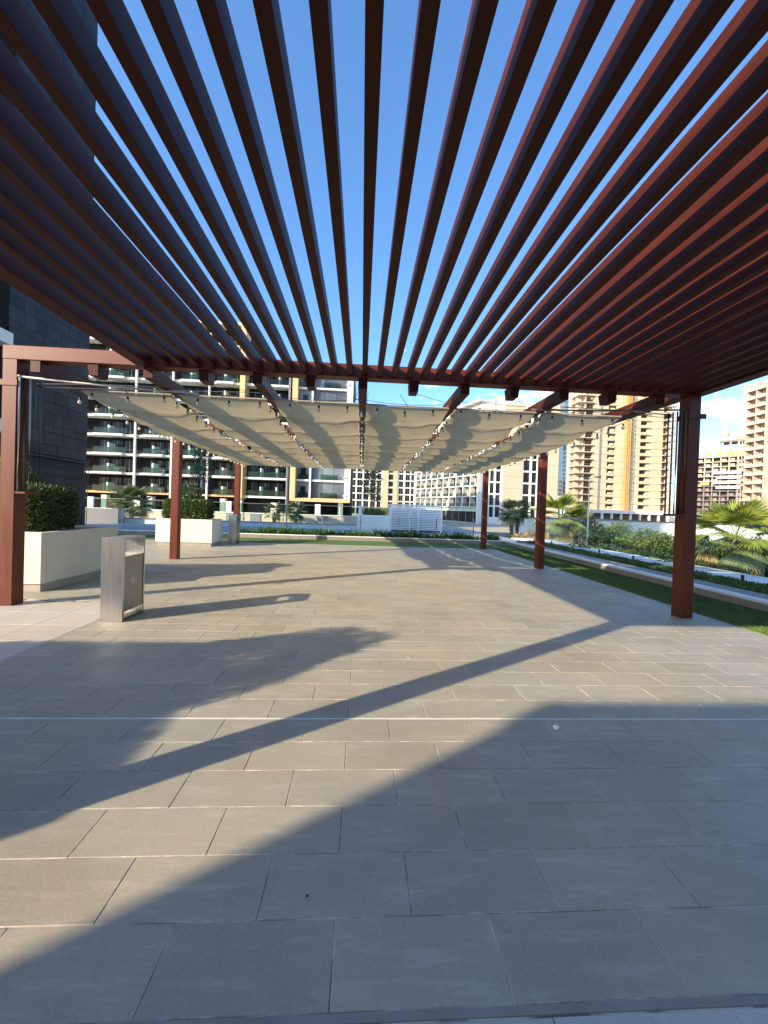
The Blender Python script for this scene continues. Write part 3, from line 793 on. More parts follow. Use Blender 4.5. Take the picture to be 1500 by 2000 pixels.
while z < TZ - .1:
    h = hs_[row % 4]
    y = TY0 + .01 - (.45 if row % 2 else .1)
    while y < TY1 - .01:
        w = random.choice((.6, .9, .9, 1.2)); ya, yb = max(y, TY0 + .01), min(y + w, TY1)
        if yb - ya > .06 and not (z < 3.63 and z + h > 3.51):
            q = random.uniform(.0, .012)
            if z < 11.5 and cnt < 280:
                o = MB().cbox(TX - .058, TX + q, ya + .006, yb - .006, z + .006, z + h - .006, .004).build('stone_tile', 'tile_dark', tw); cnt += 1
            else:
                trest.box(TX - .058, TX + q, ya + .006, yb - .006, z + .006, z + h - .006)
        y += w
    z += h; row += 1
stuff(trest.build('upper_tiles', 'tile_dark', tw))

# block behind the camera: its corner and roof line throw the soft-edged shade across the near pavers
bk = thing('pavilion', 'plain rendered pavilion standing behind the near end of the terrace', 'building', (2, -9, 0))
MB().box(-10.4, 16, -15, -4.35, -.01, 5.75).build('wall', 'white_plaster', bk)
MB().cbox(-10.42, 16.05, -15.05, -4.30, 5.751, 6.02, .01).build('parapet', 'white_plaster', bk)
for k in range(7):
    xw = -9 + 3.4 * k
    f_ = MB(); f_.box(xw, xw + 2.4, -4.349, -4.30, 0, .08).box(xw, xw + 2.4, -4.349, -4.30, 2.6, 2.68).box(xw, xw + .07, -4.349, -4.30, .08, 2.6).box(xw + 2.33, xw + 2.4, -4.349, -4.30, .08, 2.6)
    w_ = f_.build('window', 'rail_steel', bk)
    MB().box(xw + .07, xw + 2.33, -4.345, -4.32, .08, 2.6).build('pane', 'pane', w_)

# ================================================================== POOL DECK THINGS
def wall_run(label, x0, x1, y, z0, z1, piers):
    t = thing('garden_wall', label, 'wall', ((x0 + x1) / 2, y, z0))
    MB().box(x0, x1, y, y + .25, z0, z1 - .09).build('wall', 'bld_beige', t)
    MB().cbox(x0 - .02, x1 + .02, y - .05, y + .30, z1 - .089, z1, .01).build('coping', 'kerb_white', t)
    for (a, b) in piers: MB().box(a, b, y - .06, y - .001, z0, z1 - .10).build('dark_panel', 'bld_grey', t)
    return t
wall_run('cream garden wall with dark panels at the far side of the pool deck', -40, 6.0, 35.0, -.03, .80, [(-31, -29.5), (-26, -24.8), (-12, -10.8), (-9.9, -9.0), (-4.0, -3.05), (0.2, 1.7)])
t = thing('glass_railing', 'glass balustrade with white pillars above the cream garden wall', 'railing', (-15, 35.6, -.03))
for k in range(23):
    x = -40 + 2.0 * k
    MB().box(x + .03, x + 1.97, 35.60, 35.615, .62, 1.62).build('glass_panel', 'glass_balcony', t)
    if k % 2 == 0: MB().cbox(x - .25, x + .25, 35.52, 35.74, -.03, 1.75, .02).build('pillar', 'bld_white', t)
MB().cbox(-40, 6, 35.59, 35.63, 1.625, 1.66, .004).build('top_rail', 'rail_steel', t)
t = thing('low_wall', 'long low step wall running across the shaded pool deck', 'wall', (-15, 27.5, -.03))
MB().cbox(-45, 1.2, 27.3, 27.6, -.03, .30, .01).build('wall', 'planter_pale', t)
MB().cbox(-45, 1.2, 27.25, 27.65, .301, .36, .01).build('coping', 'bld_grey', t)
t = thing('pool_wall', 'smooth pale wall block, greyed for shade, beside the dark stone tower', 'wall', (-19, 27.0, -.03))
MB().cbox(-26, -16.1, 26.5, 27.2, -.03, .95, .015).build('wall', 'bld_grey', t)  # grey here is painted shade: the colour stands in for a shadow on it
# louvred plant enclosure
t = thing('louvred_enclosure', 'white louvred equipment enclosure on the pool deck', 'enclosure', (4.0, 27.2, -.03))
ex0, ex1, ey, ez = 2.05, 5.75, 27.0, 1.86
for k in range(15):
    z = .12 + .118 * k
    MB().add([(ex0, ey, z), (ex1, ey, z), (ex1, ey + .05, z + .075), (ex0, ey + .05, z + .075), (ex0, ey + .014, z - .006), (ex1, ey + .014, z - .006), (ex1, ey + .064, z + .069), (ex0, ey + .064, z + .069)],
             [(0, 1, 2, 3), (7, 6, 5, 4), (0, 4, 5, 1), (3, 2, 6, 7), (0, 3, 7, 4), (1, 5, 6, 2)]).build('slat', 'white_paint', t)
    MB().box(ex0 - .02, ex0, ey + .08, ey + 2.2, z, z + .075).build('side_slat', 'white_paint', t)
for x in (ex0, ex0 + 1.35, ex0 + 1.95, ex1 - .09):
    MB().cbox(x, x + .09, ey - .03, ey + .07, -.03, ez, .004).build('frame_post', 'white_paint', t)
for a in (ex0 + .1,): MB().cbox(ex0 - .02, ex1, ey - .02, ey + 2.3, ez + .001, ez + .05, .004).build('roof', 'white_paint', t)
MB().box(ex0 + .05, ex1 - .05, ey + .5, ey + 2.2, -.03, 1.5).build('equipment', 'bld_grey', t)
MB().box(ex0 + 1.40, ex0 + 1.43, ey - .06, ey - .03, .85, 1.0).build('handle', 'dark_iron', t)
# pale planter with grasses and a slim tree
t = thing('planter', 'smooth pale blue box planter with tall grasses beside the louvred enclosure', 'planter', (.6, 23.8, -.03))
MB().cbox(-.25, 1.75, 23.4, 23.5, -.03, 1.15, .01).cbox(-.25, 1.75, 24.3, 24.4, -.03, 1.15, .01).cbox(-.25, -.15, 23.501, 24.299, -.03, 1.149, .01).cbox(1.65, 1.75, 23.501, 24.299, -.03, 1.149, .01).build('wall', 'planter_pale', t)
MB().box(-.15, 1.65, 23.5, 24.3, 0, 1.08).build('soil', 'soil', t)
t = thing('ornamental_grass', 'tuft of feathery ornamental grass in the pale box planter', 'grass', (.75, 23.9, 1.08))
n = 900; P = np.stack([RNG.uniform(-.62, .72, n), RNG.uniform(-.3, .3, n), np.zeros(n)], 1); D = np.stack([RNG.normal(size=n) * .35, RNG.normal(size=n) * .3, np.ones(n)], 1)
inst('blades', leaf_mesh('blades', P, D, RNG.uniform(.25, .7, n), .018, 'leaf_garden'), t)
def slim_tree(base, ztop, zcrown, r, n, label, trunk_mat='bark', mat='leaf_dark', leaf=.16, clumps=9):
    t = thing('slim_tree', label, 'tree', base)
    Ps, Ds = [], []; hgt = ztop - base[2]; c0 = zcrown - base[2]
    m_ = MB(); m_.tube([(0, 0, 0), (.03, 0, hgt * .5), (-.02, .02, hgt * .9)], [.05, .038, .02], 7)
    for k in range(clumps):
        u = (k + .5) / clumps; a = k * 2.4; rr = r * (1 - .5 * u) * random.uniform(.35, .8)
        c = (math.cos(a) * rr, math.sin(a) * rr, c0 + (hgt - c0) * u)
        P, D = ball_points(n // clumps, c, (r * .55, r * .55, r * .42), .2); Ps.append(P); Ds.append(D)
        m_.tube([(0, 0, c[2] - .25), c], [.016, .006], 5)
    P = np.concatenate(Ps); D = np.concatenate(Ds) + RNG.normal(size=P.shape) * .9
    inst('crown', leaf_mesh('crown', P, D, leaf * RNG.uniform(.5, 1.3, len(P)), leaf * .4, mat), t)
    m_.build('trunk', trunk_mat, t, local=True)
    return t
slim_tree((.62, 23.9, 1.08), 4.1, 2.1, .62, 900, 'slim upright tree rising from the pale box planter')
slim_tree((-9.6, 23.5, -.03), 5.0, 2.95, .75, 1100, 'slender dark tree on a pale stem behind the far planter', 'bld_white')
def pole_set(x, y, h, label):
    t = thing('timber_poles', label, 'poles', (x, y, -.03))
    for k in range(3): MB().tube([(k * .13 - .13, 0, 0), (k * .12 - .12, .05 * k, h - .15 * k)], .022, 6).build('pole', 'bamboo', t, local=True)
pole_set(-16.9, 24.5, 4.3, 'three slender timber poles beside the dark stone tower')
pole_set(-10.2, 23.8, 4.0, 'three slender timber poles beside the slender dark tree')
def lamp(x, y, z0, z1, label, arms=False):
    t = thing('lamp_post', label, 'lamp post', (x, y, z0))
    MB().tube([(0, 0, 0), (0, 0, .3), (0, 0, z1 - z0)], [.06, .045, .035], 8).build('pole', 'rail_steel', t, local=True)
    MB().cbox(-.10, .10, -.10, .10, 0, .03, .004).build('base_plate', 'rail_steel', t, local=True)
    hgt = z1 - z0
    if arms:
        for s_ in (-1, 1):
            MB().tube([(0, 0, hgt - .1), (s_ * .3, 0, hgt + .0)], .018, 6).build('arm', 'rail_steel', t, local=True)
            MB().cbox(min(s_ * .28, s_ * .62), max(s_ * .28, s_ * .62), -.07, .07, hgt - .02, hgt + .04, .01).build('lamp_head', 'dark_iron', t, local=True)
    else:
        MB().lathe([(.05, 0), (.12, .05), (.12, .2), (.03, .25)], 10, 0, 0, hgt).build('lamp_head', 'dark_iron', t, local=True)
lamp(-4.55, 23.8, -.03, 3.9, 'slim grey lamp post on the shaded pool deck')
lamp(12.2, 20.0, -.55, 3.65, 'grey twin-arm lamp post among the garden trees', True)

# ================================================================== PALMS
def fan_mesh(name, r, mat, seg=30, spread=2.6, droop=.25, seed=0):
    rr = np.random.default_rng(seed); mb = MB()
    pet = r * .75
    mb.tube([(0, 0, 0), (pet * .5, 0, .02), (pet, 0, 0)], [.014, .010, .007], 4)
    for k in range(seg):
        a = -spread / 2 * 1.0 + spread * k / (seg - 1); L_ = r * (1 - .22 * abs(a) / spread * 2) * rr.uniform(.9, 1.05)
        w = r * (.030 if droop > .6 else .046); ca, sa = math.cos(a), math.sin(a); fold = .05 * r * (1 if k % 2 else -1) * .4
        p0 = (pet, 0, 0)
        q = lambda d, s, dz: (pet + ca * d - sa * s, sa * d + ca * s, dz - droop * d * d / r * (1 + .5 * abs(a)))
        m1 = .5 * L_
        mb.add([p0, q(m1, -w, fold), q(m1, 0, fold + .02 * r), q(m1, w, fold), q(L_, 0, -.05 * r * rr.random())],
               [(0, 1, 2), (0, 2, 3), (1, 4, 2), (2, 4, 3)])
    return mb.mesh(name, mat)
def fan_palm(base, zc, r, nf, label, dry=.25, mats=('leaf_palm', 'leaf_palm_blue', 'leaf_palm_dry'), seed=1, group='fan palms in the garden'):
    rd = random.Random(seed)
    t = thing('fan_palm', label, 'palm tree', base, 0, group)
    hz = zc - base[2]
    m_ = MB(); m_.tube([(0, 0, 0), (.02, 0, hz * .4), (0, 0, hz * .8), (0, 0, hz)], [.17, .15, .14, .08], 9)
    for k in range(22):
        a = k * 2.4; z = hz * (.25 + .7 * k / 22)
        m_.tube([(.12 * math.cos(a), .12 * math.sin(a), z), (.24 * math.cos(a), .24 * math.sin(a), z + .14)], [.03, .012], 4)
    m_.build('trunk', 'bark', t, local=True)
    ms = [fan_mesh('frond', r, mats[q], seed=seed * 9 + q, droop=(.22, .45, .75)[q]) for q in range(3)]
    for k in range(nf):
        u = k / nf; a = k * 2.399 + rd.uniform(-.2, .2)
        el = 1.25 - 2.0 * u + rd.uniform(-.12, .12)      # upright in the middle, hanging at the skirt
        q = 2 if u > 1 - dry else (1 if u > .60 and k % 3 else 0)
        o = inst('frond', ms[q], t, (0, 0, hz), (rd.uniform(-.3, .3), -el, a), None)
    return t
fan_palm((12.3, 11.9, -.55), 1.02, .90, 24, 'broad fan palm with yellow-green fronds right behind the lawn side glass', .12, seed=3, group=None)
fan_palm((12.2, 23.0, -.55), 1.35, 1.10, 24, 'broad fan palm at the far end of the garden strip', .10, seed=5, group=None)
fan_palm((12.8, 32.0, -.55), 1.55, .85, 22, 'small dark fan palm on the path beyond the far glass corner', .1, ('leaf_palm_blue',) * 3, 7, None)
fan_palm((13.7, 33.0, -.55), 1.75, .85, 22, 'second small dark fan palm, taller, beyond the far glass corner', .1, ('leaf_palm_blue',) * 3, 9, None)
fan_palm((15.0, 26.0, -.55), 1.25, .75, 18, 'stub fan palm between the small palms and the garden strip palm', .1, ('leaf_palm_blue',) * 3, 12, None)
fan_palm((-17.0, 29.5, -.03), 1.25, 1.0, 26, 'wide dark palm growing on the pool deck near the tower', .05, ('leaf_palm_blue', 'leaf_dark', 'leaf_palm_blue'), 15, None)
fan_palm((-5.6, 33.0, -.03), 1.0, .7, 16, 'thin grey-green palm in front of the cream garden wall', .1, ('leaf_palm_blue', 'leaf_dark', 'leaf_palm_blue'), 17, None)
fan_palm((-7.4, 33.2, -.03), 0.9, .65, 14, 'leaning grey-green palm close by the thin one at the cream wall', .1, ('leaf_palm_blue', 'leaf_dark', 'leaf_palm_blue'), 19, None)

# garden shrubs
def shrub(base, r, h, n, label, mat='leaf_garden', leaf=.15, clumps=18, seed=0):
    n = int(n * 1.6)
    rd = random.Random(seed)
    t = thing('shrub', label, 'shrub', base)
    Ps, Ds = [], []; m_ = MB()
    for k in range(clumps):
        a = rd.uniform(0, 6.28); q = math.sqrt(rd.random()); c = (math.cos(a) * r * q * .8, math.sin(a) * r * q * .8, h * (.30 + .55 * rd.random() * (1 - .45 * q * q)))
        s_ = r * rd.uniform(.22, .40)
        P, D = ball_points(n // clumps, c, (s_ * 1.2, s_ * 1.2, s_ * .62), .35); Ps.append(P); Ds.append(D)
        m_.tube([(0, 0, 0), (c[0] * .4, c[1] * .4, c[2] * .55), c], [.04, .025, .008], 5)
    P = np.concatenate(Ps); D = np.concatenate(Ds) + RNG.normal(size=P.shape) * .8
    inst('foliage', leaf_mesh('foliage', P, D, leaf * RNG.uniform(.5, 1.4, len(P)), leaf * .42, mat), t)
    m_.build('stem', 'bark', t, local=True)
for a in [((13.2, 16.8, -.55), 1.7, 1.75, 3600, 'spreading light green shrub behind the lawn side glass, the widest'),
          ((12.2, 14.2, -.55), 1.2, .95, 2200, 'low yellowish shrub below the spreading light green one'),
          ((13.4, 20.6, -.55), 1.0, 2.0, 1800, 'dark bushy shrub at the foot of the twin-arm lamp post', 'leaf_dark'),
          ((15.2, 25.5, -.55), 1.5, 2.5, 2200, 'tall dark shrub behind the twin-arm lamp post', 'leaf_dark'),
          ((16.6, 18.6, -.55), 1.2, 1.5, 1600, 'dark rounded shrub beside the widest light green one', 'leaf_dark'),
          ((13.4, 13.0, -.55), 1.5, 1.25, 3000, 'dense green shrub to the side of the broad fan palm'),
          ((11.4, 13.3, -.55), .8, .75, 1200, 'small low shrub at the edge of the gravel path', 'leaf_dark'),
          ((15.8, 13.6, -.55), 1.6, 1.55, 2400, 'dark shrub behind the broad fan palm', 'leaf_dark'),
          ((11.3, 18.0, -.55), 1.0, .8, 1400, 'low green shrub at the gravel edge under the lamp post'),
          ((12.2, 27.5, -.55), 1.0, 1.0, 900, 'yellowed dry shrub near the garden strip palm', 'leaf_palm_dry'),
          ((20.5, 30.0, -.55), 1.6, 2.1, 1500, 'roundish shrub near the white street wall', 'leaf_garden'),
          ((18.2, 15.4, -.55), 1.5, 1.5, 1800, 'bushy green shrub at the road edge of the garden')]:
    shrub(*a, seed=len(a[4]))
# street wall and excavator-yellow skip beyond the road
t = thing('street_wall', 'long white retaining wall across the road', 'wall', (48, 45, -2.2))
for k in range(16):
    MB().cbox(18 + 5 * k, 22.98 + 5 * k, 45, 45.3, -2.2, 1.0, .02).build('wall_panel', 'bld_white', t)
MB().cbox(18, 98, 44.9, 45.4, 1.001, 1.12, .02).build('coping', 'conc_dark', t)
t = thing('site_skip', 'orange and yellow site skip parked across the road', 'skip', (30.6, 31, -1.6))
MB().add([(-.9, -.6, .15), (.9, -.6, .15), (.9, .6, .15), (-.9, .6, .15), (-1.4, -.8, 1.15), (1.4, -.8, 1.15), (1.4, .8, 1.15), (-1.4, .8, 1.15)],
         [(0, 3, 2, 1), (0, 1, 5, 4), (1, 2, 6, 5), (2, 3, 7, 6), (3, 0, 4, 7)]).build('tub', 'hoist', t, local=True)
MB().cbox(-1.45, 1.45, -.86, -.78, 1.1, 1.2, .01).cbox(-1.45, 1.45, .78, .86, 1.1, 1.2, .01).build('rim', 'hoist', t, local=True)
MB().cbox(-.9, .9, -.5, .5, 0, .149, .01).build('skid', 'dark_iron', t, local=True)

# ================================================================== BUILDINGS
# --- A: balcony block with orange frames (facade plane y = 72)
A = thing('apartment_block', 'dark apartment block with white balcony slabs and orange frames', 'building', (-28, 72, -2.2))
ax, ay, az = -28.0, 72.0, -2.2
def AP(name, x0, x1, y0, y1, z0, z1, mat, parent=None):
    if parent is None: return bpart(name, x0 - ax, x1 - ax, y0 - ay, y1 - ay, z0 - az, z1 - az, mat, A)
    pl = root_loc(parent); return bpart(name, x0 - pl[0], x1 - pl[0], y0 - pl[1], y1 - pl[1], z0 - pl[2], z1 - pl[2], mat, parent)
S0, ST = 2.70, 3.43
AP('wall', -62, -22.7, 74.2, 90, -2.2, 34.0, 'bld_dark'); AP('wall', -22.69, -2.2, 74.2, 90, -2.2, 26.6, 'bld_dark')
AP('roof_slab', -62, -22.2, 71.7, 90.3, 34.01, 34.5, 'bld_white'); AP('roof_slab', -22.1, -2.0, 71.9, 90.3, 26.61, 27.0, 'bld_white')
bays = [(-62, -50.4), (-50.1, -41.2), (-40.9, -34.8), (-34.5, -28.4), (-28.1, -22.8)]
for bi, (a, b) in enumerate(bays):
    for k in range(9):
        z = S0 + ST * k
        AP('balcony_slab', a, b, 72.0, 74.19, z, z + .36, 'bld_orange' if k == 0 else 'bld_white')
        if k < 9:
            # bowed balcony front
            u0, u1 = a + (b - a) * .2, a + (b - a) * .78
            if k: AP('balcony_nose', u0, u1, 71.5, 71.999, z + .005, z + .37, 'bld_white')
            AP('glass_railing', u0 + .1, u1 + (b - a) * .08, 71.72, 71.75, z + .37, z + 1.42, 'glass_balcony')
            AP('divider', (a + b) / 2 - .28, (a + b) / 2 + .02, 71.9, 73.8, z + .365, z + (1.9 if (k + bi) % 3 else 2.2), 'fin_green')
            for q in range(3):
                w0 = a + (b - a) * (.16 + .25 * q); w1 = w0 + (b - a) * .21
                w_ = AP('window', w0, w1, 74.10, 74.198, z + .45, z + 2.9, 'pane')
                AP('mullion', (w0 + w1) / 2 - .04, (w0 + w1) / 2 + .04, 74.06, 74.098, z + .45, z + 2.9, 'bld_grey', w_)
            if random.random() < .45:
                x = a + (b - a) * random.uniform(.55, .7)
                f_ = AP('table', x, x + .9, 72.3, 72.9, z + 1.0, z + 1.07, 'bld_white'); AP('table_leg', x + .35, x + .55, 72.5, 72.7, z + .365, z + .999, 'bld_white', f_)
    if bi: AP('column', a - .29, a - .01, 71.6, 71.98, -2.2, 34.0, 'bld_white')
AP('orange_frame', -22.75, -21.85, 71.4, 74.18, S0 - .3, 34.0, 'bld_orange')
for k in range(7):
    z = S0 + ST * k
    AP('balcony_slab', -21.84, -14.0, 72.0, 74.19, z, z + .36, 'bld_white')
    AP('glass_railing', -21.0, -14.2, 72.05, 72.08, z + .365, z + 1.4, 'glass_balcony')
    for x in (-18.9, -16.0): AP('divider', x, x + .22, 72.2, 74.0, z + .365, z + 2.1, 'fin_green')
    for x in (-21.6, -19.3, -17.0): 
        w_ = AP('window', x, x + 1.9, 74.1, 74.198, z + .45, z + 2.9, 'pane'); AP('mullion', x + .9, x + .98, 74.06, 74.098, z + .45, z + 2.9, 'bld_grey', w_)
    # glazed wing on the right
    AP('floor_band', -12.3, -9.9, 72.4, 74.19, z, z + .34, 'bld_white' if k else 'bld_orange'); AP('floor_band', -9.55, -3.35, 72.4, 74.19, z, z + .34, 'bld_white' if k else 'bld_orange')
    AP('glazing', -12.3, -9.9, 73.0, 73.2, z + .345, z + ST - .005, 'pane_blue')
    for q in range(3): AP('glazing', -9.5 + 2.05 * q, -7.51 + 2.05 * q, 72.9, 73.1, z + .345, z + ST - .005, 'pane_blue')
    AP('glass_railing', -11.9, -10.1, 72.42, 72.45, z + .345, z + 1.35, 'glass_balcony'); AP('glass_railing', -7.8, -4.6, 72.42, 72.45, z + .345, z + 1.35, 'glass_balcony')
    AP('window', -11.6, -10.6, 72.95, 72.999, z + 1.3, z + 2.5, 'pane')
    AP('balcony_nose', -3.5, -2.9, 71.7, 72.3, z + .8, z + 1.1, 'bld_white')
AP('column', -14.0, -13.65, 71.5, 74.1, -2.2, 26.6, 'bld_grey'); AP('orange_frame', -13.3, -12.35, 71.4, 74.18, S0 - .3, 26.6, 'bld_orange')
AP('column', -9.88, -9.57, 72.1, 74.1, S0, 26.6, 'bld_white'); AP('edge_column', -3.34, -2.25, 71.9, 74.18, S0, 26.6, 'bld_white')
AP('orange_frame', -12.34, -2.2, 71.4, 72.39, S0 - .35, S0 + .2, 'bld_orange')
for x in (-57, -47, -39, -33, -26, -23, -13, -4.4): AP('ground_column', x, x + .9, 72.3, 73.4, -2.2, S0 - .36, 'bld_white')

# --- the white tower far behind it, seen past the dark stone tower
A2 = thing('white_tower', 'bright white apartment tower behind the dark apartment block', 'building', (-86, 125, -2.2))
bpart('wall', -11, 11, .3, 15, 0, 62, 'bld_white', A2)
for k in range(17):
    z = 3 + 3.4 * k
    bpart('balcony_slab', -11, 3, -1.2, .299, z, z + .3, 'bld_white', A2)
    for q in range(5):
        w_ = bpart('window', -10.2 + 4.2 * q, -8.0 + 4.2 * q, .2, .298, z + .6, z + 2.6, 'pane', A2)
    bpart('railing', -10.8, 2.8, -1.18, -1.14, z + .31, z + 1.3, 'glass_balcony', A2)

# --- generic punched facade
def punched(root, x0, x1, z0, z1, spans, rows, wall, pane, rec=.35, th=.6, mull=None, frame=None):
    xs = [x0] + [q for s_ in spans for q in s_] + [x1]
    for i in range(0, len(xs), 2):
        if xs[i + 1] - xs[i] > 1e-3: bpart('wall_pier', xs[i], xs[i + 1], 0, th, z0, z1, wall, root)
    for (a, b) in spans:
        zz = [z0] + [q for r_ in rows for q in r_] + [z1]
        for i in range(0, len(zz), 2):
            if zz[i + 1] - zz[i] > 1e-3: bpart('spandrel', a + .002, b - .002, .02, th, zz[i], zz[i + 1], frame or wall, root)
    for (a, b) in spans:
        for (c, d) in rows:
            w_ = bpart('window', a + .003, b - .003, rec, rec + .1, c + .002, d - .002, pane, root)
            if mull: inst('mullion', box_mesh('mullion', .09, .06, d - c - .02, mull), w_, ((b - a) / 2 - .05, -.07, .01))

# --- B: white gridded block
B = thing('gridded_block', 'white gridded apartment block with two peach piers', 'building', (-6, 160, -2.2))
rowsB = [(1.2 + 2.9 * k, 1.2 + 2.9 * k + 2.45) for k in range(10)]
punched(B, 0.49, 14.32, 0, 31, [(1.23, 3.24), (3.88, 6.01), (6.64, 8.77), (9.52, 11.54), (12.18, 13.89)], rowsB, 'bld_white', 'pane', mull='bld_grey')
B2 = MB().box(14.32 + .01, 16.89, -.3, .6, 0, 32).build('peach_pier', 'bld_cream', B, local=True)
MB().box(18.82, 20.75, -.3, .6, 0, 32).build('peach_pier', 'bld_cream', B, local=True)
for k in range(10):
    bpart('window', 16.89 + .05, 18.82 - .05, .2, .3, 1.2 + 2.9 * k, 3.65 + 2.9 * k, 'pane', B); bpart('floor_band', 16.89 + .01, 18.82 - .01, .0, .5, .6 + 2.9 * k, 1.19 + 2.9 * k, 'bld_white', B)
punched(B, 20.75 + .01, 32.63, 0, 31, [(21.29, 23.12), (23.98, 25.92), (26.35, 27.65), (28.73, 30.46)], rowsB, 'bld_white', 'pane', mull='bld_grey')
MB().box(0.49, 32.63, .7, 14, 0, 31.5).build('core', 'bld_dark', B, local=True)

# --- C: stepped white balcony wing, running away from the camera
th_ = math.atan2(-35, 14)
C = thing('balcony_wing', 'white residential wing with rows of boxy balconies', 'building', (21, 150, -2.2), th_)
LC = 37.7; nb = 10; bw = LC / nb; z1st = 5.2; stC = 3.3
MB().box(0, LC, 1.8, 12, 0, 31.0).build('back_wall', 'bld_white', C, local=True)
MB().box(LC * .15, LC, 1.2, 12, 31.01, 37.2).build('penthouse', 'bld_white', C, local=True)
MB().box(LC * .15 - .6, LC + .3, -.6, 12.2, 37.21, 37.9).build('roof_slab', 'bld_white', C, local=True)
for q in range(7):
    bpart('penthouse_window', LC * .2 + q * 4.4, LC * .2 + q * 4.4 + 2.9, 1.1, 1.19, 32, 35.8, 'pane_blue', C)
for k in range(9):
    z = z1st + stC * k
    bpart('balcony_slab', 0, LC, 0, 1.79, z - .28, z, 'bld_white', C)
    for q in range(nb):
        x = q * bw
        sh = (q + k) % 2
        bpart('divider', x, x + .3, -.02, 1.78, z + .002, z + stC - .285, 'bld_white', C)
        bpart('window', x + .45 + .25 * sh, x + 2.65 + .1 * sh, 1.70, 1.79, z + .1, z + 2.75, 'pane', C)
        if sh: bpart('wall_panel', x + 2.75, x + bw - .05, .5, 1.78, z + .005, z + 2.95, 'bld_white', C)
        bpart('glass_railing', x + .35, x + bw * (.6 if sh else .98), .03, .07, z + .005, z + 1.05, 'glass_balcony', C)
bpart('end_pier', LC + .001, LC + .8, -.2, 1.8, 0, 31, 'bld_white', C)
for q in range(nb):
    bpart('shop_window', q * bw + .2, (q + 1) * bw - .2, 1.6, 1.78, .3, z1st - .7, 'pane', C)
    bpart('awning_panel', q * bw + .1, (q + 1) * bw - .1, .8, .9, z1st - 1.5, z1st - .4, 'fin_green', C)

# --- D: cream end block with window strips (plane y = 115)
D_ = thing('cream_block', 'cream rendered block with tall paired window strips', 'building', (35, 115, -2.2))
rowsD = [(2.2 + 3.63 * k, 5.35 + 3.63 * k) for k in range(9)]
punched(D_, 0.63, 7.79, 0, 36.5, [(3.81, 5.08), (5.64, 7.07)], rowsD, 'bld_white', 'pane', mull=None)
punched(D_, 13.87 + .01, 19.18, 0, 37.5, [(14.11, 16.12), (16.76, 18.29)], rowsD, 'bld_white', 'pane', mull='bld_dark')
for (a, b) in ((7.79, 13.87), (19.18, 25.01)):
    for k in range(10):
        z = 3.72 * k
        MB().cbox(a + .02, b, -.12, .58, z + .02, z + 3.70, .02).build('render_panel', 'bld_cream', D_, local=True)
        if a > 10 and k > 5: bpart('window', 20.47, 22.09, -.16, -.121, z + .9, z + 3.0, 'pane', D_)
MB().box(0.63, 25.01 - .05, .62, 20, 0, 37).build('core', 'bld_cream', D_, local=True)

# --- low podium with white fins, dark annex and blue glass tower behind
P_ = thing('finned_podium', 'low podium building with a row of white fins', 'building', (132, 255, -2.2))
bpart('wall', -2, 22, .5, 12, 0, 15, 'tower_glass', P_); bpart('roof_slab', -2.5, 22.5, -.5, 12, 15.01, 16.2, 'bld_white', P_)
for k in range(9): bpart('fin', -1.8 + 2.7 * k, -.9 + 2.7 * k, -.4, .49, 0, 15, 'bld_white', P_)
N_ = thing('dark_annex', 'dark grey mid-rise beside the blue glass tower', 'building', (154, 300, -2.2))
bpart('wall', 0, 7, 0, 14, 0, 32, 'bld_grey', N_)
for k in range(9):
    for q in range(2): bpart('window', .6 + 3.1 * q, 3.1 + 3.1 * q, -.1, -.001, 2 + 3.3 * k, 4.4 + 3.3 * k, 'pane_blue', N_)
H_ = thing('glass_tower', 'tall blue-grey glass tower behind the unfinished tower', 'building', (161, 301, -2.2))
bpart('wall', 0, 20, 1, 20, 0, 112, 'tower_glass', H_); bpart('grey_core', 3.0, 6.2, -.6, .999, 0, 108, 'tower_rib', H_)
for k in range(32):
    z = 3 + 3.4 * k
    bpart('floor_band', 6.3, 20, .3, .999, z, z + .9, 'tower_rib', H_); bpart('floor_band', 0, 2.95, .3, .999, z, z + .5, 'tower_rib', H_)
for x in (11, 16.5): bpart('rib', x, x + .7, -.2, .29, 0, 112, 'tower_rib', H_)

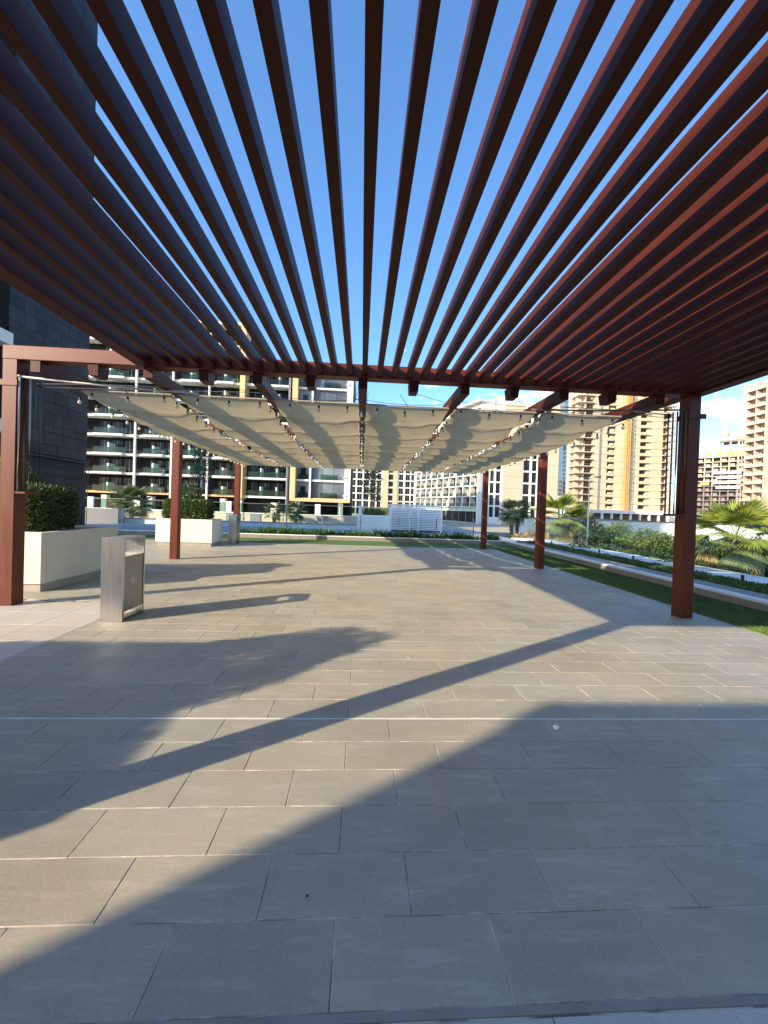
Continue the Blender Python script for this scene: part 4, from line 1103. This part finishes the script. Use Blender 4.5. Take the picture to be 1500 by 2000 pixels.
# --- E: unfinished concrete tower (plane y = 174)
E_ = thing('unfinished_tower', 'unfinished pale concrete tower with orange hoist', 'building', (95.6, 174, -2.2))
EZ = 66; rowsE = [(7.4 + 3.3 * k, 9.2 + 3.3 * k) for k in range(17)]
punched(E_, 11.57, 45.50, 5, EZ, [(18.55, 22.55), (34.49, 37.90)], rowsE, 'conc_panel', 'opening', rec=1.2, th=1.6)
MB().box(14.56, 15.68, -.12, -.001, 6, EZ).build('shadow_gap', 'conc_dark', E_, local=True)
MB().box(3.64, 51.36, 5.8, 7.5, 0, EZ).build('core', 'conc_pink', E_, local=True)
jm = MB()
for k in range(18): MB().box(11.57 + .01, 45.50 - .01, -.02, -.001, 6.0 + 3.3 * k, 6.18 + 3.3 * k).build('pour_joint', 'conc_dark', E_, local=True)
for k in range(17):
    z = 7.0 + 3.3 * k
    bpart('spandrel_box', 18.55 + 1.2, 22.55 - 1.2, -.2, .9, z + .1, z + 1.2, 'conc_panel', E_)
    bpart('sunshade', 34.36, 38.91, -.75, -.06, z + 2.35, z + 2.55, 'conc', E_)
    for (a, b) in ((3.39, 11.45), (45.63, 51.62)):
        m2 = (a + b) / 2
        bpart('floor_slab', a, b, -.8, 5.79, z - .35, z, 'conc', E_)
        bpart('partition', m2 - .15, m2 + .15, 0, 5.78, z + .002, z + 2.94, 'conc_pink', E_)
        bpart('blockwork', a + .3, m2 - .9, 2.2, 2.5, z + .002, z + 2.4, 'conc', E_)
        bpart('opening', m2 + .5, b - .4, 4.9, 5.78, z + .1, z + 2.6, 'opening', E_)
        bpart('edge_rail', a, b, -.78, -.72, z + .9, z + 1.0, 'conc_dark', E_)
hm = MB(); hx0, hx1 = 25.81, 28.51
for xq in (hx0, hx0 + .9, hx0 + 1.8, hx1): hm.box(xq, xq + .28, -1.6, -1.3, 3, EZ)
for k in range(42): hm.box(hx0, hx1 + .28, -1.55, -1.4, 3.5 + 1.5 * k, 3.72 + 1.5 * k)
for k in range(14): hm.add([(hx0, -1.5, 4 + 4.5 * k), (hx0 + .2, -1.5, 4 + 4.5 * k), (hx1 + .2, -1.5, 8.3 + 4.5 * k), (hx1, -1.5, 8.3 + 4.5 * k)], [(0, 1, 2, 3)])
hm.build('hoist_mast', 'hoist', E_, local=True)
scf = MB()
for k in range(30): scf.box(28.95, 30.08, -1.3, -.3, 4 + 2.05 * k, 4.25 + 2.05 * k)
for xq in (28.95, 29.98): scf.box(xq, xq + .15, -1.32, -1.15, 3, EZ)
scf.build('scaffold', 'conc_dark', E_, local=True)
scf = MB()
for k in range(34): scf.box(48.05, 50.34, -1.9, -1.0, 4 + 1.8 * k, 4.2 + 1.8 * k)
for xq in (48.05, 49.07, 50.21): scf.box(xq, xq + .2, -1.95, -1.75, 3, EZ)
scf.build('scaffold', 'conc_pink', E_, local=True)
bpart('podium_slab', 10.83, 48.56, -9, 5, 4.9, 6.4, 'bld_white', E_)
for k in range(8): bpart('podium_column', 11.57 + 4.4 * k, 11.57 + 4.4 * k + .7, -8.6, -7.8, 0, 4.89, 'bld_white', E_)
bpart('podium_wall', 10.83, 48.56, 0, 1, 0, 4.89, 'conc_dark', E_)

# --- F: second unfinished tower (corner at x=141, y=136)
F_ = thing('balcony_tower', 'unfinished cream tower with stacked open balconies, nearest the scaffolded block', 'building', (153.0, 136, -2.2))
FZ = 58
MB().box(0, 30, 0, 9.5, 0, FZ).build('core', 'conc_pink', F_, local=True)
for k in range(17):
    z = .4 + 3.3 * k
    MB().cbox(-.05, 30, -.35, -.001, z, z + 3.27, .02).build('precast_panel', 'conc_panel', F_, local=True)
    bpart('floor_slab', -2.6, -.001, .2, 7.9, z + 1.0, z + 1.3, 'conc', F_)
    for q in (.25, 4.0, 7.6): bpart('partition', -2.3, -.001, q, q + .25, z + 1.302, z + 4.29 - .02, 'conc_pink', F_)
    for q in (1.2, 5.0): bpart('opening', -.06, -.002, q, q + 1.9, z + 1.4, z + 3.4, 'opening', F_)
    for q in (.5, 4.3): bpart('parapet', -2.58, -2.4, q, q + 3.2, z + 1.302, z + 2.2, 'conc', F_)
scf = MB()
for q in (8.2, 9.4): scf.box(-2.9, -2.7, q, q + .15, 0, FZ)
for k in range(30): scf.box(-2.9, -2.7, 8.2, 9.5, 1 + 1.9 * k, 1.15 + 1.9 * k)
scf.build('scaffold', 'conc', F_, local=True)

# --- G: scaffolded mid-rise
G_ = thing('scaffolded_block', 'dark unfinished mid-rise wrapped in slabs and scaffolding', 'building', (233, 256, -2.2), math.atan2(-18, 15))
GL = 26
MB().box(0, GL, 3.0, 16, 0, 46).build('core', 'conc_dark', G_, local=True)
for k in range(14):
    z = 3.3 * k
    up_ = k > 7
    bpart('floor_slab', -.6, GL + .4, -.6 - (1.2 if k in (8, 9) else 0), 2.99, z + 2.9, z + 3.3, 'conc' if up_ else 'conc_dark', G_)
    for q in range(6):
        x = q * 4.2
        bpart('column', x, x + .7, .2, 1.0, z, z + 2.89, 'conc' if up_ else 'conc_dark', G_)
        if (q + k) % 3: bpart('infill', x + .8, x + 3.0, 1.8, 2.2, z, z + (1.2 + .8 * ((q * 7 + k) % 3)), 'conc_pink' if up_ else 'conc_dark', G_)
        bpart('opening', x + .8, x + 4.1, 2.6, 2.98, z + .1, z + 2.8, 'opening', G_)
    if k in (7, 8, 9, 10): bpart('white_sheeting', 9 + 2 * (k % 2), 23, -1.9, -1.82, z + 1.4, z + 3.2, 'bld_white', G_)
bpart('crown_block', 14, GL, 2, 14, 46.7, 53, 'conc', G_); bpart('crown_roof', 12, GL + 1, 0, 15, 56, 57.2, 'conc_dark', G_)
for q in range(4): bpart('crown_column', 13 + 4.0 * q, 13.8 + 4.0 * q, .5, 1.3, 46.7, 55.99, 'conc', G_)
for q in range(4): bpart('formwork', 4 + 5.4 * q, 8.2 + 5.4 * q, .4, .7, 46.7, 49.6, 'hoist', G_)
for (x, z) in ((2.5, 27), (20, 57.3)): bpart('yellow_net', x, x + 5, -1.0, -.9, z, z + 2.4, 'hoist', G_)

# --- luffing crane behind it
K_ = thing('tower_crane', 'luffing tower crane with red and white jib above the scaffolded block', 'crane', (271, 272, -2.2))
def lattice(mb, p, q, w, n):
    p, q = Vector(p), Vector(q); d = (q - p).normalized(); a = d.cross(Vector((0, 1, 0))).normalized(); b = Vector((0, 1, 0))
    cs = [a * w * .5 + b * w * .5, a * w * .5 - b * w * .5, a * -w * .5]
    for c in cs: mb.tube([p + c, q + c], w * .10, 4)
    for i in range(n):
        u0, u1 = i / n, (i + 1) / n
        for c, e in ((0, 1), (1, 2), (2, 0)): mb.tube([p.lerp(q, u0) + cs[c], p.lerp(q, u1) + cs[e]], w * .06, 3, False)
m_ = MB(); lattice(m_, (0, 0, 0), (0, 0, 66), 1.7, 22); m_.build('mast', 'hoist', K_, local=True)
m_ = MB(); lattice(m_, (0, 0, 66), (-7.0, 0, 88), 1.5, 12); m_.build('jib', 'crane_white', K_, local=True)
m_ = MB(); lattice(m_, (-7.0, 0, 88), (-10.2, 0, 98), 1.4, 6); m_.build('jib_tip', 'crane_red', K_, local=True)
bpart('cab', -1.2, 1.0, -1.2, 1.0, 66.0, 68.4, 'hoist', K_)
MB().tube([(2, 0, 68), (.5, 0, 75), (-7, 0, 88)], .12, 4).build('tie_cable', 'conc_dark', K_, local=True)
